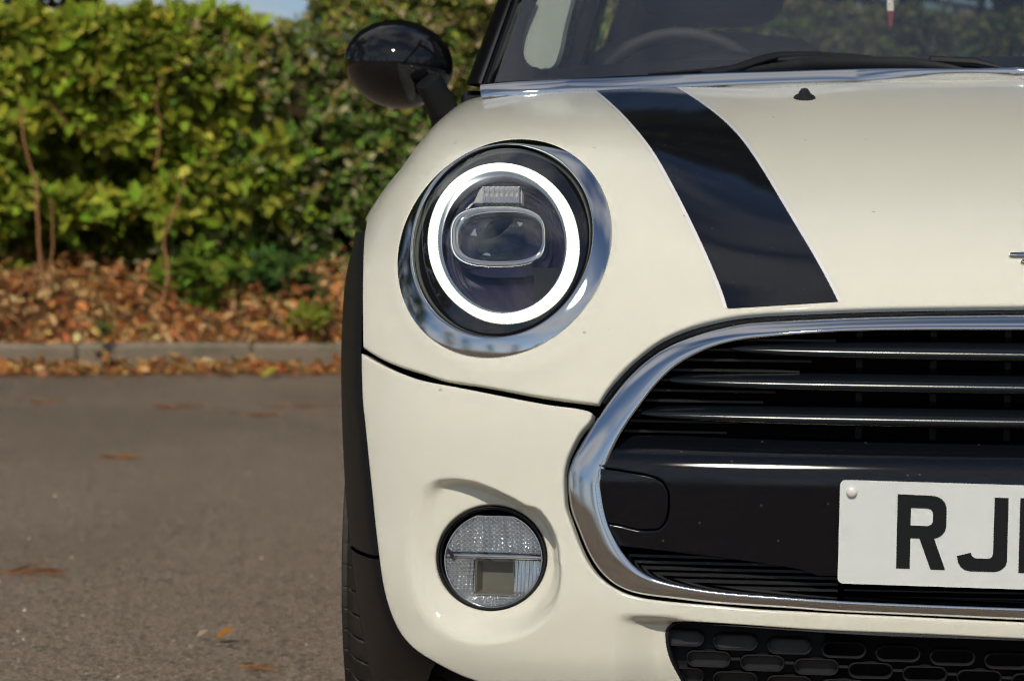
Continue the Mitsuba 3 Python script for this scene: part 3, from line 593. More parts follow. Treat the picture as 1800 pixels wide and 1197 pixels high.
win = sbox(u0[4, 0], u0[5, 1], u0[5, 0], u0[3, 1]+.01)
facets('upper_prism', up, .0060, .0047, .0030, -.016, 'grid', .00078)
lft_ = lo.difference(win).intersection(sbox(-1, u0[7, 1], 0, 1)); rgt_ = lo.difference(win).intersection(sbox(0, u0[7, 1], 1, 1)); bot_ = lo.difference(win).intersection(sbox(-1, -1, 1, u0[7, 1]))
for nm, g, pu, pv, k in (('side_prism', lft_, .0042, .0042, 'grid'), ('side_prism', rgt_, .0044, 1, 'ribs'), ('lower_prism', bot_, .0038, .0034, 'grid')):
    if g.geom_type != 'Polygon': g = max(g.geoms, key=lambda q: q.area)
    facets(nm, g, pu, pv, .0016, -.016, k, .0007)
bx = np.array([(u0[4, 0], u0[3, 1]), (u0[5, 0], u0[3, 1]), (u0[5, 0], u0[5, 1]), (u0[4, 0], u0[5, 1])]); bc = bx.mean(0)
fp.append(('window', loft([fpt(bx, -.008), fpt(bx, -.011), fpt(bc+(bx-bc)*.94, -.011), fpt(bc+(bx-bc)*.86+[.002, .002], -.026), fpt(bc+(bx-bc)*.01, -.026)], closed=True), 'fog_box', False, {}))
bar = np.array([(u0[0, 0]+.002, u0[3, 1]+.0006), (u0[1, 0]-.002, u0[3, 1]+.0006), (u0[1, 0]-.002, u0[2, 1]-.0012), (u0[0, 0]+.002, u0[2, 1]-.0012)]); bc = bar.mean(0)
fp.append(('cross_bar', loft([fpt(bar, -.018), fpt(bar, -.0085), fpt(bc+(bar-bc)*[.99, .6], -.0068), fpt(bc+(bar-bc)*[.98, .01], -.0064)], closed=True), 'chrome', 50, {}))
tab = fuv([(785, 966), (788, 963), (801, 981), (798, 985), (795, 984)])
fp.append(('clip', extrude(Polygon(tab), .003, (f0-FOG_N*.004, FA, FB, FOG_N)), 'plastic_dark', False, {}))
add_pair('fog_light', fp, 'clear round fog lamp')

# ---- black arch trim, in two lengths, from the bumper's edge back round the wheel
WY, WZ, WR = .72, .302, .302
trim_in = np.vstack([[(639, 410), (638.5, 430), (637, 470), (635.6, 511), (634.4, 560), (633.6, 611)], bumper_left[:13]])
trim_out = [(639.5, 405), (634, 424), (628.6, 440), (618, 472), (611, 511), (607, 575), (605.4, 633), (605.8, 713), (608.5, 800), (611.5, 860), (614.5, 900), (620, 952), (627, 1024), (639.6, 1103), (657, 1195), (680, 1250), (720, 1310)]
ti = hit(spline(trim_in, 240), S1); ti[:, 1] -= .002
def arch_y(z): q = WR*1.13; return WY-np.sqrt(np.maximum(q*q-(z-WZ)**2, 0))
cut_i = int(np.argmin(np.abs(spline(trim_in, 240)[:, 1]-978)))
kq = trim_out.index((620, 952)); opx = np.vstack([spline(trim_out[:kq+1], cut_i+1), spline(trim_out[kq:], 240-cut_i)[1:]]); yo = np.full(240, .6)
for _ in range(25):
    P = at_y(opx, yo); yo = .6*yo+.4*np.clip(arch_y(P[:, 2]), ti[:, 1]+.012, WY)
to = at_y(opx, yo); k = (to[:, 2] > .64); 
cut_i = int(np.argmin(np.abs(spline(trim_in, 240)[:, 1]-978)))
def trim_mesh(a, b):
    A, B = ti[a:b], to[a:b]; d = B-A; nx = np.cross(np.gradient(A, axis=0), d); nx /= np.linalg.norm(nx, axis=1, keepdims=True)+1e-9; nx *= np.sign(nx[:, 1:2]*-1)
    nx = nx*np.clip(np.linalg.norm(d, axis=1, keepdims=True)/.03, 0, 1)
    rows = [A+[.004, .02, 0], A+[.001, .002, 0], A+d*.04+nx*.003]+[A+d*t+nx*(.003+.012*4*t*(1-t)*.6) for t in np.linspace(.12, .9, 8)]+[A+d*.97+nx*.0015, B, B+[.004, .012, 0], B+[.03, .04, 0], B+[.10, .06, 0]]
    return loft(rows, caps=False)
for sgn in (1, -1):
    for a, b in ((0, cut_i), (cut_i+1, 240)):
        m = trim_mesh(a, b); add(num(car+'__arch_trim'), m if sgn > 0 else mirrored(m), 'plastic_black', smooth=45)
#WHEELS
def side_x(Y, Z): return -np.minimum(half_width(np.clip(Z, -.1, 1.0)), .832+.10*np.clip(Y-.40, -.2, .30))+.09*sstep(2.6, 3.9, Y)
def arch_band(yc):
    a = np.radians(np.linspace(78 if yc < 1 else -8, 188, 90)); rows = []; o_ = .2 if yc < 1 else 1
    for r, o in ((.338, -.05), (.338, .006), (.342, .010), (.36, .012), (.39, .010), (.398, .004), (.40, -.01)):
        Y = yc-r*np.cos(a); Z = WZ+r*np.sin(a); rows.append(np.stack([side_x(Y, Z)-o*o_, Y, Z], 1))
    return loft(rows)
def tyre_mesh(cx, yc):
    n, prof = 900, []
    w, R = .195, WR; hw = w/2
    # x across the tread, r the radius
    xs = np.r_[np.linspace(-hw, -hw+.004, 3), np.linspace(-hw+.008, hw-.008, 60), np.linspace(hw-.004, hw, 3)]
    th = np.linspace(0, 2*np.pi, n, endpoint=False); X, TH = np.meshgrid(xs, th, indexing='ij')
    e = np.abs(X)/hw; r = R-.016*np.maximum(e-.55, 0)**2/.2-.010*np.maximum(e-.9, 0)/.1
    cir = np.zeros_like(X)
    for c in (-.045, -.014, .018, .048): cir = np.maximum(cir, np.clip(1-np.abs(X-c)/.0045, 0, 1))
    ph = (TH*64/(2*np.pi)+X*9*np.sign(X)) % 1
    lat = np.clip(1-np.abs(ph-.5)/.055, 0, 1)*np.where(np.abs(X) > .05, 1, .6)*np.where(np.abs(X) > .092, .25, 1)
    r = r-.006*np.minimum(1, cir*1.6)-.0055*np.minimum(1, lat*1.6)
    rows = [np.stack([cx+x+0*th, yc+rr*np.cos(th), WZ+rr*np.sin(th)], 1) for x, rr in ((-hw+.02, .205), (-hw-.004, .225), (-hw-.010, .25), (-hw-.006, .275))]
    rows += [np.stack([cx+X[i], yc+r[i]*np.cos(th), WZ+r[i]*np.sin(th)], 1) for i in range(len(xs))]
    rows += [np.stack([cx+x+0*th, yc+rr*np.cos(th), WZ+rr*np.sin(th)], 1) for x, rr in ((hw+.006, .275), (hw+.010, .25), (hw+.004, .225), (hw-.02, .205))]
    return loft(rows, closed=True)
def rim_mesh(cx, yc, s):
    parts = [tuple([lathe([(.207, -s*.08), (.207, s*.09), (.203, s*.098), (.190, s*.094), (.186, s*.06), (.184, -s*.08)], 72)])[0]]
    v, f = parts[0]; v = v+[cx, yc, WZ]; out = [(v, f)]
    h = lathe([(.001, s*.075), (.03, s*.078), (.036, s*.07), (.07, s*.06), (.075, s*.04), (.06, s*.01), (.001, s*.0)], 40); out.append((h[0]+[cx, yc, WZ], h[1]))
    for i in range(10):
        a = 2*np.pi*i/10+.2; pth = [np.array([cx+s*(.055+.03*t), yc+(.05+.14*t)*np.cos(a+.25*t), WZ+(.05+.14*t)*np.sin(a+.25*t)]) for t in np.linspace(0, 1, 5)]
        out.append(tube(pth, [.016, .013, .012, .013, .017], 8))
    return cat(*out)
for yc in (WY, WY+2.495):
    for s in (-1, 1):
        k = num(car+'__wheel'); cx = s*.747
        add(k+'__tyre', tyre_mesh(cx, yc), 'rubber', smooth=30)
        add(k+'__rim', rim_mesh(cx, yc, s), 'silver_satin', smooth=35)
        add(k+'__brake_disc', (lambda m: (m[0]+[cx, yc, WZ], m[1]))(lathe([(.06, s*.02), (.14, s*.02), (.14, s*.0), (.06, s*.0)], 48)), 'silver_satin', smooth=30)

# ---- sides, doors, roof, tail
belt = .945
Yq = lambda Z: S0(-.9992*half_width(Z), Z)
zz_ = np.linspace(.16, .94, 60); front_edge = np.stack([Yq(zz_), zz_], 1)
side_all = Polygon(np.vstack([front_edge, [(3.70, .945), (3.80, .80), (3.84, .55), (3.80, .30), (3.70, .17)]])).buffer(0)
for yc in (WY, WY+2.495): side_all = side_all.difference(Point(yc, WZ).buffer(.35, quad_segs=24)).difference(sbox(yc-.35, -1, yc+.35, WZ))
side_all = max(getattr(side_all, 'geoms', [side_all]), key=lambda g: g.area)
door = Polygon([(1.42, .21), (2.50, .21), (2.62, .60), (2.58, .945), (1.30, .945), (1.27, .60)]).buffer(-.02).buffer(.02)
sill = sbox(1.1, 0, 2.9, .23); wing = side_all.difference(door.buffer(.0025)).difference(sill); wing = sorted(getattr(wing, 'geoms', [wing]), key=lambda g: -g.area)
put_r = lambda a, b, dd: np.stack([dd, a, b], 1)
def side_sheet(g, **k):
    v, f = sheet(g, side_x, put_r, out=-1, **k); return v, f
for sgn in (1, -1):
    mm = lambda m: m if sgn > 0 else mirrored((np.asarray(m[0]), tri(m[1])))
    for g in wing[:2]: add(num(car+'__side_panel'), mm(side_sheet(g, grid=.03, r=.003, flange=.02, edge_h=.01)), 'paint_cream', smooth=True)
    kd = num(car+'__door'); add(kd+'__skin', mm(side_sheet(door.intersection(side_all), grid=.03, r=.003, flange=.02, edge_h=.01)), 'paint_cream', smooth=True)
    add(kd+'__handle', mm(tube([(-.775, 2.26, .80), (-.80, 2.28, .803), (-.802, 2.40, .806), (-.776, 2.42, .806)], [.010, .012, .012, .010], 10)), 'chrome', smooth=40)
    add(num(car+'__sill'), mm(box(-.80, 1.97, .20, .10, 1.8, .09, .02)), 'plastic_black')
    for yc in (WY, WY+2.495): add(num(car+'__arch_flare'), mm(arch_band(yc)), 'plastic_black', smooth=40)
    for yc in (WY, WY+2.495):
        a = np.radians(np.linspace(-20, 200, 40)); rows = [np.stack([np.full(40, x), yc-.352*np.cos(a), WZ+.352*np.sin(a)], 1) for x in (-.80, -.52)]
        add(num(car+'__wheel_well'), mm(cat(loft(rows), loft([rows[1], [[-.52, yc, WZ]]*40]))), 'void_black', smooth=True)
roof_x = lambda Z: -(.672-(Z-.95)*.26)
# ---- windscreen, pillars, roof and what shows through
bpx = spline(bonnet_top, 260); _b = hit(bpx, S0); _k = np.polyfit(_b[:, 0]**2, _b[:, 1], 2); yb_ = _b[:, 1]*1.
for _ in range(6): _q = at_y(bpx, yb_); yb_ = np.polyval(_k, _q[:, 0]**2)
bt = even(half_curve(at_y(bpx, yb_)), 160)           # the bonnet's rear edge
strip_top = [(850, 158), (868, 156.6), (920, 151.6), (1020, 148), (1121, 143), (1270, 137), (1350, 135), (1500, 129), (1800, 124), (C_X, 123)]
st_ = half_curve(at_y(spline(strip_top, 260), np.interp(spline(strip_top, 260)[:, 0], [840, 1000, 1200, 1500, 1935], np.array([0, .0, .0, 0, 0])+np.interp([840, 1000, 1200, 1500, 1935], *[proj(bt)[0], bt[:, 1]])+.045)))
b2, s2 = match(bt, st_, 200)
b2 = b2+[0, .004, .0]; d = s2-b2
nx = np.cross(np.gradient(b2, axis=0), d); nx /= np.linalg.norm(nx, axis=1, keepdims=True); nx *= np.sign(nx[:, 2:3])
rows = [b2+[0, .004, -.014], b2+[0, .003, -.002]]+[b2+d*t+nx*(.013*math.sin(math.pi*min(1, t*1.0))**.8) for t in np.linspace(.03, .97, 10)]+[s2+[0, .002, -.004], s2+[0, .02, -.02]]
add(car+'__scuttle_trim', both(loft(rows)), 'chrome', smooth=50)
lab(car+'__scuttle_trim', 'polished strip between bonnet and windscreen')
add(car+'__scuttle_base', both(loft([b2+[0, .03, -.03], s2+[0, .12, -.03]])), 'void_black', smooth=True)
base = s2[np.argsort(s2[:, 0])]
bY, bZ = (lambda X: np.interp(-np.abs(X), base[:, 0], base[:, 1])), (lambda X: np.interp(-np.abs(X), base[:, 0], base[:, 2]))
TAN = math.tan(math.radians(33))
_sx = np.linspace(-.80, 0, 60); _py = np.polyfit(np.r_[base[:, 0], -base[:, 0]]**2, np.r_[base[:, 1], base[:, 1]]+.022, 2); _pz = np.polyfit(np.r_[base[:, 0], -base[:, 0]]**2, np.r_[base[:, 2], base[:, 2]]-.004, 2)
def S_ws(X, Z):
    q = np.minimum(np.abs(X), .78)**2; return np.polyval(_py, q)+(Z-np.polyval(_pz, q))/TAN
edge_px = [(858, 156), (871, 118), (882.5, 83), (897, 42), (913, 0)]
E = hit(edge_px, S_ws); ek = np.polyfit(E[:, 2], E[:, 0], 1)           # half width of the glass against height
edge_x = lambda z: np.polyval(ek, z)
ZR = 1.36
def base_z(X): return np.polyval(_pz, np.minimum(np.abs(X), .78)**2)
gx = np.linspace(edge_x(.93), 0, 80)
ws = Polygon(np.vstack([np.stack([gx, base_z(gx)-.006], 1), [(0, ZR+.02)], [(edge_x(ZR), ZR)]])).buffer(0); ws = half_poly(np.array(ws.exterior.coords))
frit_in_px = [(C_X, 97), (1675, 100), (1500, 101), (1270, 106), (1120, 111), (1020, 117), (975, 122), (952, 123.5), (935, 118), (922, 103), (918, 85), (921, 60), (932, 30), (945, 0)]
fi3 = hit(spline(frit_in_px, 200), S_ws); fk = np.polyfit(fi3[-60:, 2], fi3[-60:, 0], 1)
view_hole = half_poly(np.vstack([fi3[:, [0, 2]], [(np.polyval(fk, ZR-.05), ZR-.05), (.1, ZR-.04)]]))
add(car+'__windscreen', sheet(ws, S_ws, put_front, grid=.03, r=0, flange=0, edge_h=.01), 'glass_pane', smooth=True)
add(car+'__windscreen__black_border', sheet(ws.buffer(-.001).difference(view_hole), lambda X, Z: S_ws(X, Z)+.004, put_front, grid=.02, r=0, flange=0, edge_h=.006), 'frit', smooth=True)
# A pillars
pil_o_px = [(821, 168), (830, 148), (852.6, 73), (866, 37), (880, 0)]
for sgn in (1, -1):
    mm = lambda m: m if sgn > 0 else mirrored((np.asarray(m[0]), tri(m[1])))
    zq = np.linspace(.915, ZR+.01, 40); inn = np.stack([edge_x(zq), S_ws(edge_x(zq), zq), zq], 1)
    PO = at_y(pil_o_px, S_ws(edge_x(np.array([.93, .945, .99, 1.02, 1.05])), np.array([.93, .945, .99, 1.02, 1.05]))+.05); ko = np.polyfit(PO[:, 2], PO[:, 0], 1)
    out = np.stack([np.polyval(ko, zq), inn[:, 1]+.05, zq], 1)
    rows = [inn+[.004, .01, 0], inn+[0, -.002, 0], inn+[-.004, -.004, 0], inn+[-.0065, .001, 0], inn*.9+out*.1+[0, -.001, 0], inn*.72+out*.28+[0, -.003, 0], inn*.70+out*.30+[0, .004, 0], inn*.66+out*.34+[0, .004, 0], inn*.63+out*.37+[-.0, -.006, 0], inn*.3+out*.7+[-.004, -.008, 0], out+[-.002, -.004, 0], out+[0, .01, 0], out+[.01, .08, 0], inn+[0, .09, 0]]
    add(num(car+'__windscreen_pillar'), mm(loft(rows)), 'paint_black', smooth=35)
    foot = at_y([(820, 170), (858, 165)], inn[2, 1]+.02)
    add(num(car+'__windscreen_pillar__foot'), mm(box(foot[0, 0]*.5+foot[1, 0]*.5-.002, inn[2, 1]+.045, foot[0, 2]-.004, .040, .07, .022, .006)), 'paint_black')
    # pale trim on the inside of the pillar
    tp = [(943, -8), (931, 30), (922, 62), (919, 85), (923, 105), (937, 119), (956, 123), (971, 117), (982, 92), (991, 50), (1000, 15), (1006, -8)]
    q = hit(spline(tp, 60), lambda X, Z: S_ws(X, Z)+.03); c = q.mean(0)
    up_ = (np.array([edge_x(1.30)+.07, S_ws(-.55, 1.30)+.06, 1.30]))
    L, Rr = q[:30], q[30:][::-1]; 
    g1 = loft([L+[0, .03, 0], L+[0, 0, 0], L*.7+Rr*.3+[0, -.006, 0], L*.4+Rr*.6-[0, .003, 0], Rr+[0, .006, 0], Rr+[.004, .03, 0]])
    add(num(car+'__pillar_lining'), mm(g1), 'interior_grey', smooth=50)
    # side glass, rails
    sx = lambda Z: -(.735-(Z-.945)*.30)
    sw = Polygon([(1.30, .95), (3.45, .95), (3.35, 1.30), (1.95, 1.335), (1.72, 1.29)])
    add(num(car+'__side_window'), mm(sheet(sw, lambda Y, Z: sx(Z), put_r, grid=.1, r=0, flange=0, edge_h=.05)), 'glass_tinted')
    add(num(car+'__door_pillar'), mm(loft([[(sx(.94)-.001, 2.52, .94), (sx(1.33)-.001, 2.47, 1.33)], [(sx(.94)-.004, 2.62, .94), (sx(1.33)-.004, 2.56, 1.33)], [(sx(.94)+.03, 2.62, .94), (sx(1.33)+.03, 2.56, 1.33)], [(sx(.94)+.03, 2.52, .94), (sx(1.33)+.03, 2.47, 1.33)]])), 'paint_black')
    add(num(car+'__belt_trim'), mm(tube([(sx(.945)-.004, 1.12, .945), (sx(.945)-.006, 2.3, .947), (sx(.945)-.004, 3.5, .95)], .010, 10)), 'chrome', smooth=40)
    # door mirror
    mc = at_y([(701, 114)], 1.46)[0]; ax = np.array([96/5300., 0, 78/5300.])*4.66
    uu, vv = np.meshgrid(np.linspace(0, np.pi, 49), np.linspace(0, 2*np.pi, 96, endpoint=False), indexing='ij')
    ct, stt = np.cos(uu), np.sin(uu)
    yy_ = np.where(ct > 0, -ct*.105, -ct*.035)
    px_ = stt*np.cos(vv); pz_ = stt*np.sin(vv); sh = -.10
    xx = ax[0]*(px_+.0*pz_+.05*pz_*px_); zz2 = ax[2]*(pz_+sh*px_*(.6)-.04*px_*px_)
    rot = math.radians(4); x2 = xx*math.cos(rot)-yy_*math.sin(rot); y2 = xx*math.sin(rot)+yy_*math.cos(rot)
    V = np.stack([mc[0]+x2, mc[1]+y2, mc[2]+zz2], -1)
    km = num(car+'__door_mirror'); add(km+'__shell', mm(loft(list(V), closed=True)), 'paint_black', smooth=True)
    gl = [np.stack([mc[0]+ax[0]*k*np.cos(vv[0]), np.full(96, mc[1]+.037), mc[2]+ax[2]*k*np.sin(vv[0])], 1) for k in (.86, .01)]
    add(km+'__mirror_glass', mm(loft(gl, closed=True)), 'chrome')
    sp = at_y([(752, 142), (764, 163), (778, 192), (788, 222), (800, 262)], [1.36, 1.37, 1.385, 1.40, 1.44])
    add(km+'__stalk', mm(cat(tube(sp[:3], [.0185, .0195, .0210], 28, flat=1.2), tube(np.vstack([sp[2:3]+[0, 0, -.0005], sp[2:3]+(sp[3:4]-sp[2:3])*.08, sp[3:]]), [.0185, .0215, .024, .028], 28, flat=1.2))), 'plastic_black', smooth=45)
    ld = at_y([(735, 127)], mc[1]-.1)[0]
# roof and tail
rf = Polygon([(-.585, 1.70), (0, 1.655), (.585, 1.70), (.60, 2.4), (.56, 3.45), (0, 3.56), (-.56, 3.45), (-.60, 2.4)])
add(car+'__roof', sheet(rf, lambda X, Y: 1.405-.03*(X/.6)**2-.025*((Y-2.2)/1.2)**2, lambda a, b, dd: np.stack([a, b, dd], 1), grid=.05, r=.01, flange=.04, edge_h=.02), 'paint_black', smooth=True)
add(car+'__roof_lining', sheet(rf.buffer(-.02), lambda X, Y: 1.37-.03*(X/.6)**2-.025*((Y-2.2)/1.2)**2, lambda a, b, dd: np.stack([a, b, dd], 1), grid=.05, r=0, flange=0, edge_h=.03), 'interior_grey', smooth=True)
for sgn in (1, -1):
    mm = lambda m: m if sgn > 0 else mirrored((np.asarray(m[0]), tri(m[1])))
    add(num(car+'__roof_rail'), mm(tube([(-.60, 1.66, 1.345), (-.615, 2.0, 1.365), (-.615, 2.6, 1.368), (-.59, 3.3, 1.34), (-.585, 3.48, 1.30)], .030, 12)), 'paint_black', smooth=True)
    add(num(car+'__rear_pillar'), mm(loft([[(-.60, 3.30, 1.33), (-.74, 3.40, .94)], [(-.59, 3.48, 1.32), (-.70, 3.72, .94)], [(-.50, 3.50, 1.31), (-.58, 3.76, .94)], [(-.50, 3.42, 1.30), (-.58, 3.60, .94)]])), 'paint_black', smooth=30)
add(car+'__tail_panel', loft([[(-.75, 3.72, .20), (-.3, 3.82, .20), (.3, 3.82, .20), (.75, 3.72, .20)], [(-.76, 3.78, .55), (-.3, 3.85, .55), (.3, 3.85, .55), (.76, 3.78, .55)], [(-.72, 3.70, .94), (-.3, 3.78, .94), (.3, 3.78, .94), (.72, 3.70, .94)]]), 'paint_cream', smooth=40)
add(car+'__rear_window', loft([[(-.58, 3.70, .95), (.58, 3.70, .95)], [(-.50, 3.48, 1.31), (.50, 3.48, 1.31)]]), 'glass_tinted')
add(car+'__underbody', box(0, 2.0, .22, 1.25, 3.2, .05), 'void_black')
add(car+'__bulkhead', box(0, 1.28, .62, 1.34, .04, .60), 'void_black')
# dashboard, wheel, seats
dx = np.linspace(-.68, .68, 60)
dash = [np.stack([dx, 1.13+.0*dx+.18*(dx/.68)**2*.9, np.full(60, .905)-.03*(dx/.68)**2], 1), np.stack([dx, 1.30+.12*(dx/.68)**2, .925+.045*np.exp(-((dx+.40)/.15)**2)-.02*(dx/.68)**2], 1), np.stack([dx, np.full(60, 1.50), .945+.060*np.exp(-((dx+.40)/.15)**2)], 1), np.stack([dx, np.full(60, 1.58), .915+.050*np.exp(-((dx+.40)/.15)**2)], 1), np.stack([dx, np.full(60, 1.55), .62+0*dx], 1)]
add(car+'__dashboard', loft(dash), 'interior_dark', smooth=60)
wt = at_y([(1197, 60)], 1.62)[0]; wc = wt+[0, .06, -.145]; th = np.linspace(0, 2*np.pi, 64, endpoint=False); e1 = np.array([1., 0, 0]); e2 = np.array([0, -.38, .925]); e2 /= np.linalg.norm(e2)
add(car+'__steering_wheel', cat(ring_tube(wc+.155*(np.cos(th)[:, None]*e1+np.sin(th)[:, None]*e2), .0125, 12), tube([wc-e1*.145, wc, wc+e1*.145], [.014, .03, .014], 10), tube([wc, wc-e2*.145], [.03, .014], 10)), 'interior_dark', smooth=50)
for x in (-.43, .36):
    k = num(car+'__front_seat')
    def pad(c, s, tilt, p=.35):
        m = trimesh.creation.icosphere(3); v = np.array(m.vertices); v = np.sign(v)*np.abs(v)**p; v = v/np.abs(v).max(0)*np.array(s)/2
        R = trimesh.transformations.rotation_matrix(tilt, [1, 0, 0])[:3, :3]; return v@R.T+c, np.array(m.faces)
    add(k+'__backrest', pad([x, 2.15, .78], [.46, .13, .60], math.radians(-16)), 'interior_dark', smooth=True)
    add(k+'__cushion', pad([x, 1.85, .48], [.52, .55, .16], math.radians(6)), 'interior_dark', smooth=True)
    add(k+'__headrest', pad([x, 2.27, 1.19], [.27, .10, .19], math.radians(-12), .5), 'interior_dark', smooth=True)
    add(num(car+'__rear_headrest'), pad([x, 3.05, 1.06], [.26, .09, .16], math.radians(-12), .5), 'interior_dark', smooth=True)
add(car+'__rear_seat', pad([0, 3.05, .72], [1.1, .2, .55], math.radians(-18)), 'interior_dark', smooth=True)
# ---- wiper
wp = lambda pts, o: hit(pts, lambda X, Z: S_ws(X, Z)-o)
arm = wp(spline([(1232, 131.5), (1290, 122), (1320, 113), (1352, 103.5), (1372, 100), (1410, 99), (1468, 101), (1530, 105)], 60), .020)
add(car+'__wiper__arm', tube(arm, np.r_[np.linspace(.006, .009, 20), np.linspace(.009, .007, 40)], 10, flat=.8), 'plastic_black', smooth=40)
bl_ = wp(spline([(1300, 127), (1380, 119), (1440, 114), (1520, 113), (1600, 114.5), (1650, 118), (1692, 124)], 80), .013)
add(car+'__wiper__blade', tube(bl_, np.r_[np.linspace(.003, .0075, 20), np.full(40, .0085), np.linspace(.0085, .003, 20)], 10, flat=1.25), 'plastic_black', smooth=40)
knk = wp([(1360, 106), (1400, 108), (1440, 107), (1480, 106)], .018)
add(car+'__wiper__clip', tube(knk, [.004, .008, .009, .005], 8), 'plastic_black', smooth=40)
blade2 = wp(spline([(1140, 130.5), (1200, 127), (1260, 122.5), (1310, 116)], 30), .012)
add(car+'__wiper__spoiler', tube(blade2, np.linspace(.0015, .0055, 30), 8, flat=.7), 'plastic_black', smooth=40)
add(car+'__wiper__far_arm', both(tube(wp([(1800, 121), (1850, 112), (1930, 109)], .016), [.003, .007, .007], 8)), 'plastic_black', smooth=40)
# washer jets
for sgn in (1, -1):
    c = hit([(1414, 173)], S1)[0]; v, f = lathe([(.0145, -.003), (.0145, .001), (.0125, .0035), (.0085, .0055), (.0065, .009), (.0042, .0122), (.001, .0130)], 28); v = np.stack([v[:, 1]*1.0, v[:, 2]*1.5, v[:, 0]*1.0], 1)
    v[:, 2] += .12*v[:, 1]
    m = (v+c, f); add(num(car+'__bonnet__washer_jet'), m if sgn > 0 else mirrored((m[0], tri(m[1]))), 'plastic_black', smooth=35)
# ---- pennant hanging from the inside mirror
hp_ = at_y([(1559, -2), (1570, -2), (1571, 20), (1568, 47), (1563, 47), (1559.5, 20)], 1.75); topz = 1.24
q = np.vstack([[hp_[0]*[1, 1, 0]+[0, .0, topz], hp_[1]*[1, 1, 0]+[0, .0, topz]], hp_[1:]])
fr_ = loft([[q[0], q[1]], [hp_[0], hp_[1]], [hp_[5], hp_[2]], [hp_[4], hp_[3]]]); fr2 = loft([[q[0]+[0, .004, 0], q[1]+[0, .004, 0]], [hp_[0]+[0, .004, 0], hp_[1]+[0, .004, 0]], [hp_[5]+[0, .004, 0], hp_[2]+[0, .004, 0]], [hp_[4]+[0, .004, 0], hp_[3]+[0, .004, 0]]])
def lvl(a, b): return np.array([a, b, b+[0, .004, 0], a+[0, .004, 0]])
add('hanging_pennant__tip', loft([lvl(hp_[4], hp_[3]), lvl(hp_[5], hp_[2])], closed=True, caps=True), 'red_tag'); add('hanging_pennant__ribbon', loft([lvl(hp_[5], hp_[2]), lvl(hp_[0], hp_[1]), lvl(q[0], q[1])], closed=True, caps=True), 'white_tag')
lab('hanging_pennant', 'thin pale ribbon with a dull red tip hanging behind the windscreen', 'ornament')
im = box(0.0, 1.72, 1.27, .22, .03, .06, .012); add(car+'__inside_mirror', im, 'interior_dark')
# ------------------------------------------------------------------ the place
def asphalt_col(p, n, uv):
    a = mikit.fbm(p.x*1.1, p.y*.6, 3., 4); b = mikit.fbm(p.x*9, p.y*9, 1., 3); d, e, w = mikit.voronoi(p.x*130, p.y*130); d2, e2, w2 = mikit.voronoi(p.x*48+5, p.y*48)
    c = mikit.mix((.200, .160, .124), (.272, .221, .176), mikit.smoothstep(.3, .7, a)*.6+b*.4)
    c = c*(.50+1.02*w*mikit.smoothstep(.75, .2, d))
    c = mikit.mix(c, (.34, .31, .27), dr.select(w2 > .86, 1., 0.)*mikit.smoothstep(.40, .15, d2)*.42)
    c = mikit.mix(c, (.035, .032, .030), dr.select(w2 < .20, 1., 0.)*mikit.smoothstep(.42, .2, d2)*.72)
    return c
def asphalt_h(p, n, uv):
    d, e, w = mikit.voronoi(p.x*190, p.y*190); return (e-d)*w*.5+mikit.fbm(p.x*40, p.y*40, 0., 2)
scene['asphalt_mat'] = two({'type': 'bumpmap', 'arbitrary': mikit.proc(asphalt_h, .0015), 'scale': .0008, 'bsdf': {'type': 'diffuse', 'reflectance': mikit.proc(asphalt_col)}})
def kerb_col(p, n, uv):
    a = mikit.fbm(p.x*7, p.y*7, p.z*7, 4); b = mikit.fbm(p.x*60, p.y*60, p.z*60, 2)
    c = mikit.mix((.165, .135, .100), (.29, .245, .190), a*.7+b*.3); return mikit.mix(c, (.10, .11, .07), mikit.smoothstep(.58, .72, mikit.fbm(p.x*4+9, p.y*4, p.z*4, 3))*.7)
scene['kerb_mat'] = two({'type': 'diffuse', 'reflectance': mikit.proc(kerb_col)})
scene['soil_mat'] = two({'type': 'diffuse', 'reflectance': mikit.proc(lambda p, n, uv: mikit.mix((.06, .035, .02), (.16, .09, .045), mikit.fbm(p.x*14, p.y*14, p.z*14, 4)))})
leafy = lambda rough, dt: {'type': 'principledthin', 'base_color': vcol, 'roughness': rough, 'diff_trans': dt, 'spec_trans': 0., 'eta': 1.45}
scene['leaf_gloss'] = leafy(.36, .55)
scene['leaf_small'] = leafy(.40, .6)
scene['leaf_tree'] = leafy(.55, .7)
scene['leaf_dry'] = leafy(.7, .5)
scene['bark'] = two({'type': 'diffuse', 'reflectance': mikit.proc(lambda p, n, uv: mikit.mix((.06, .045, .032), (.15, .115, .085), mikit.fbm(p.x*18, p.y*18, p.z*5, 4)))})
scene['stem_brown'] = two({'type': 'diffuse', 'reflectance': mikit.proc(lambda p, n, uv: mikit.mix((.22, .10, .045), (.40, .22, .11), mikit.fbm(p.x*25, p.y*25, p.z*9, 3)))})
scene['stem_pale'] = two({'type': 'diffuse', 'reflectance': rgb(.42, .36, .27)})
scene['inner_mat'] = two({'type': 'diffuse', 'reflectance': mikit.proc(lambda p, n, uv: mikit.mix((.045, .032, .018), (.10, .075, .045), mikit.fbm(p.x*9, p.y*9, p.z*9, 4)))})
scene['grit_mat'] = two({'type': 'diffuse', 'reflectance': vcol})

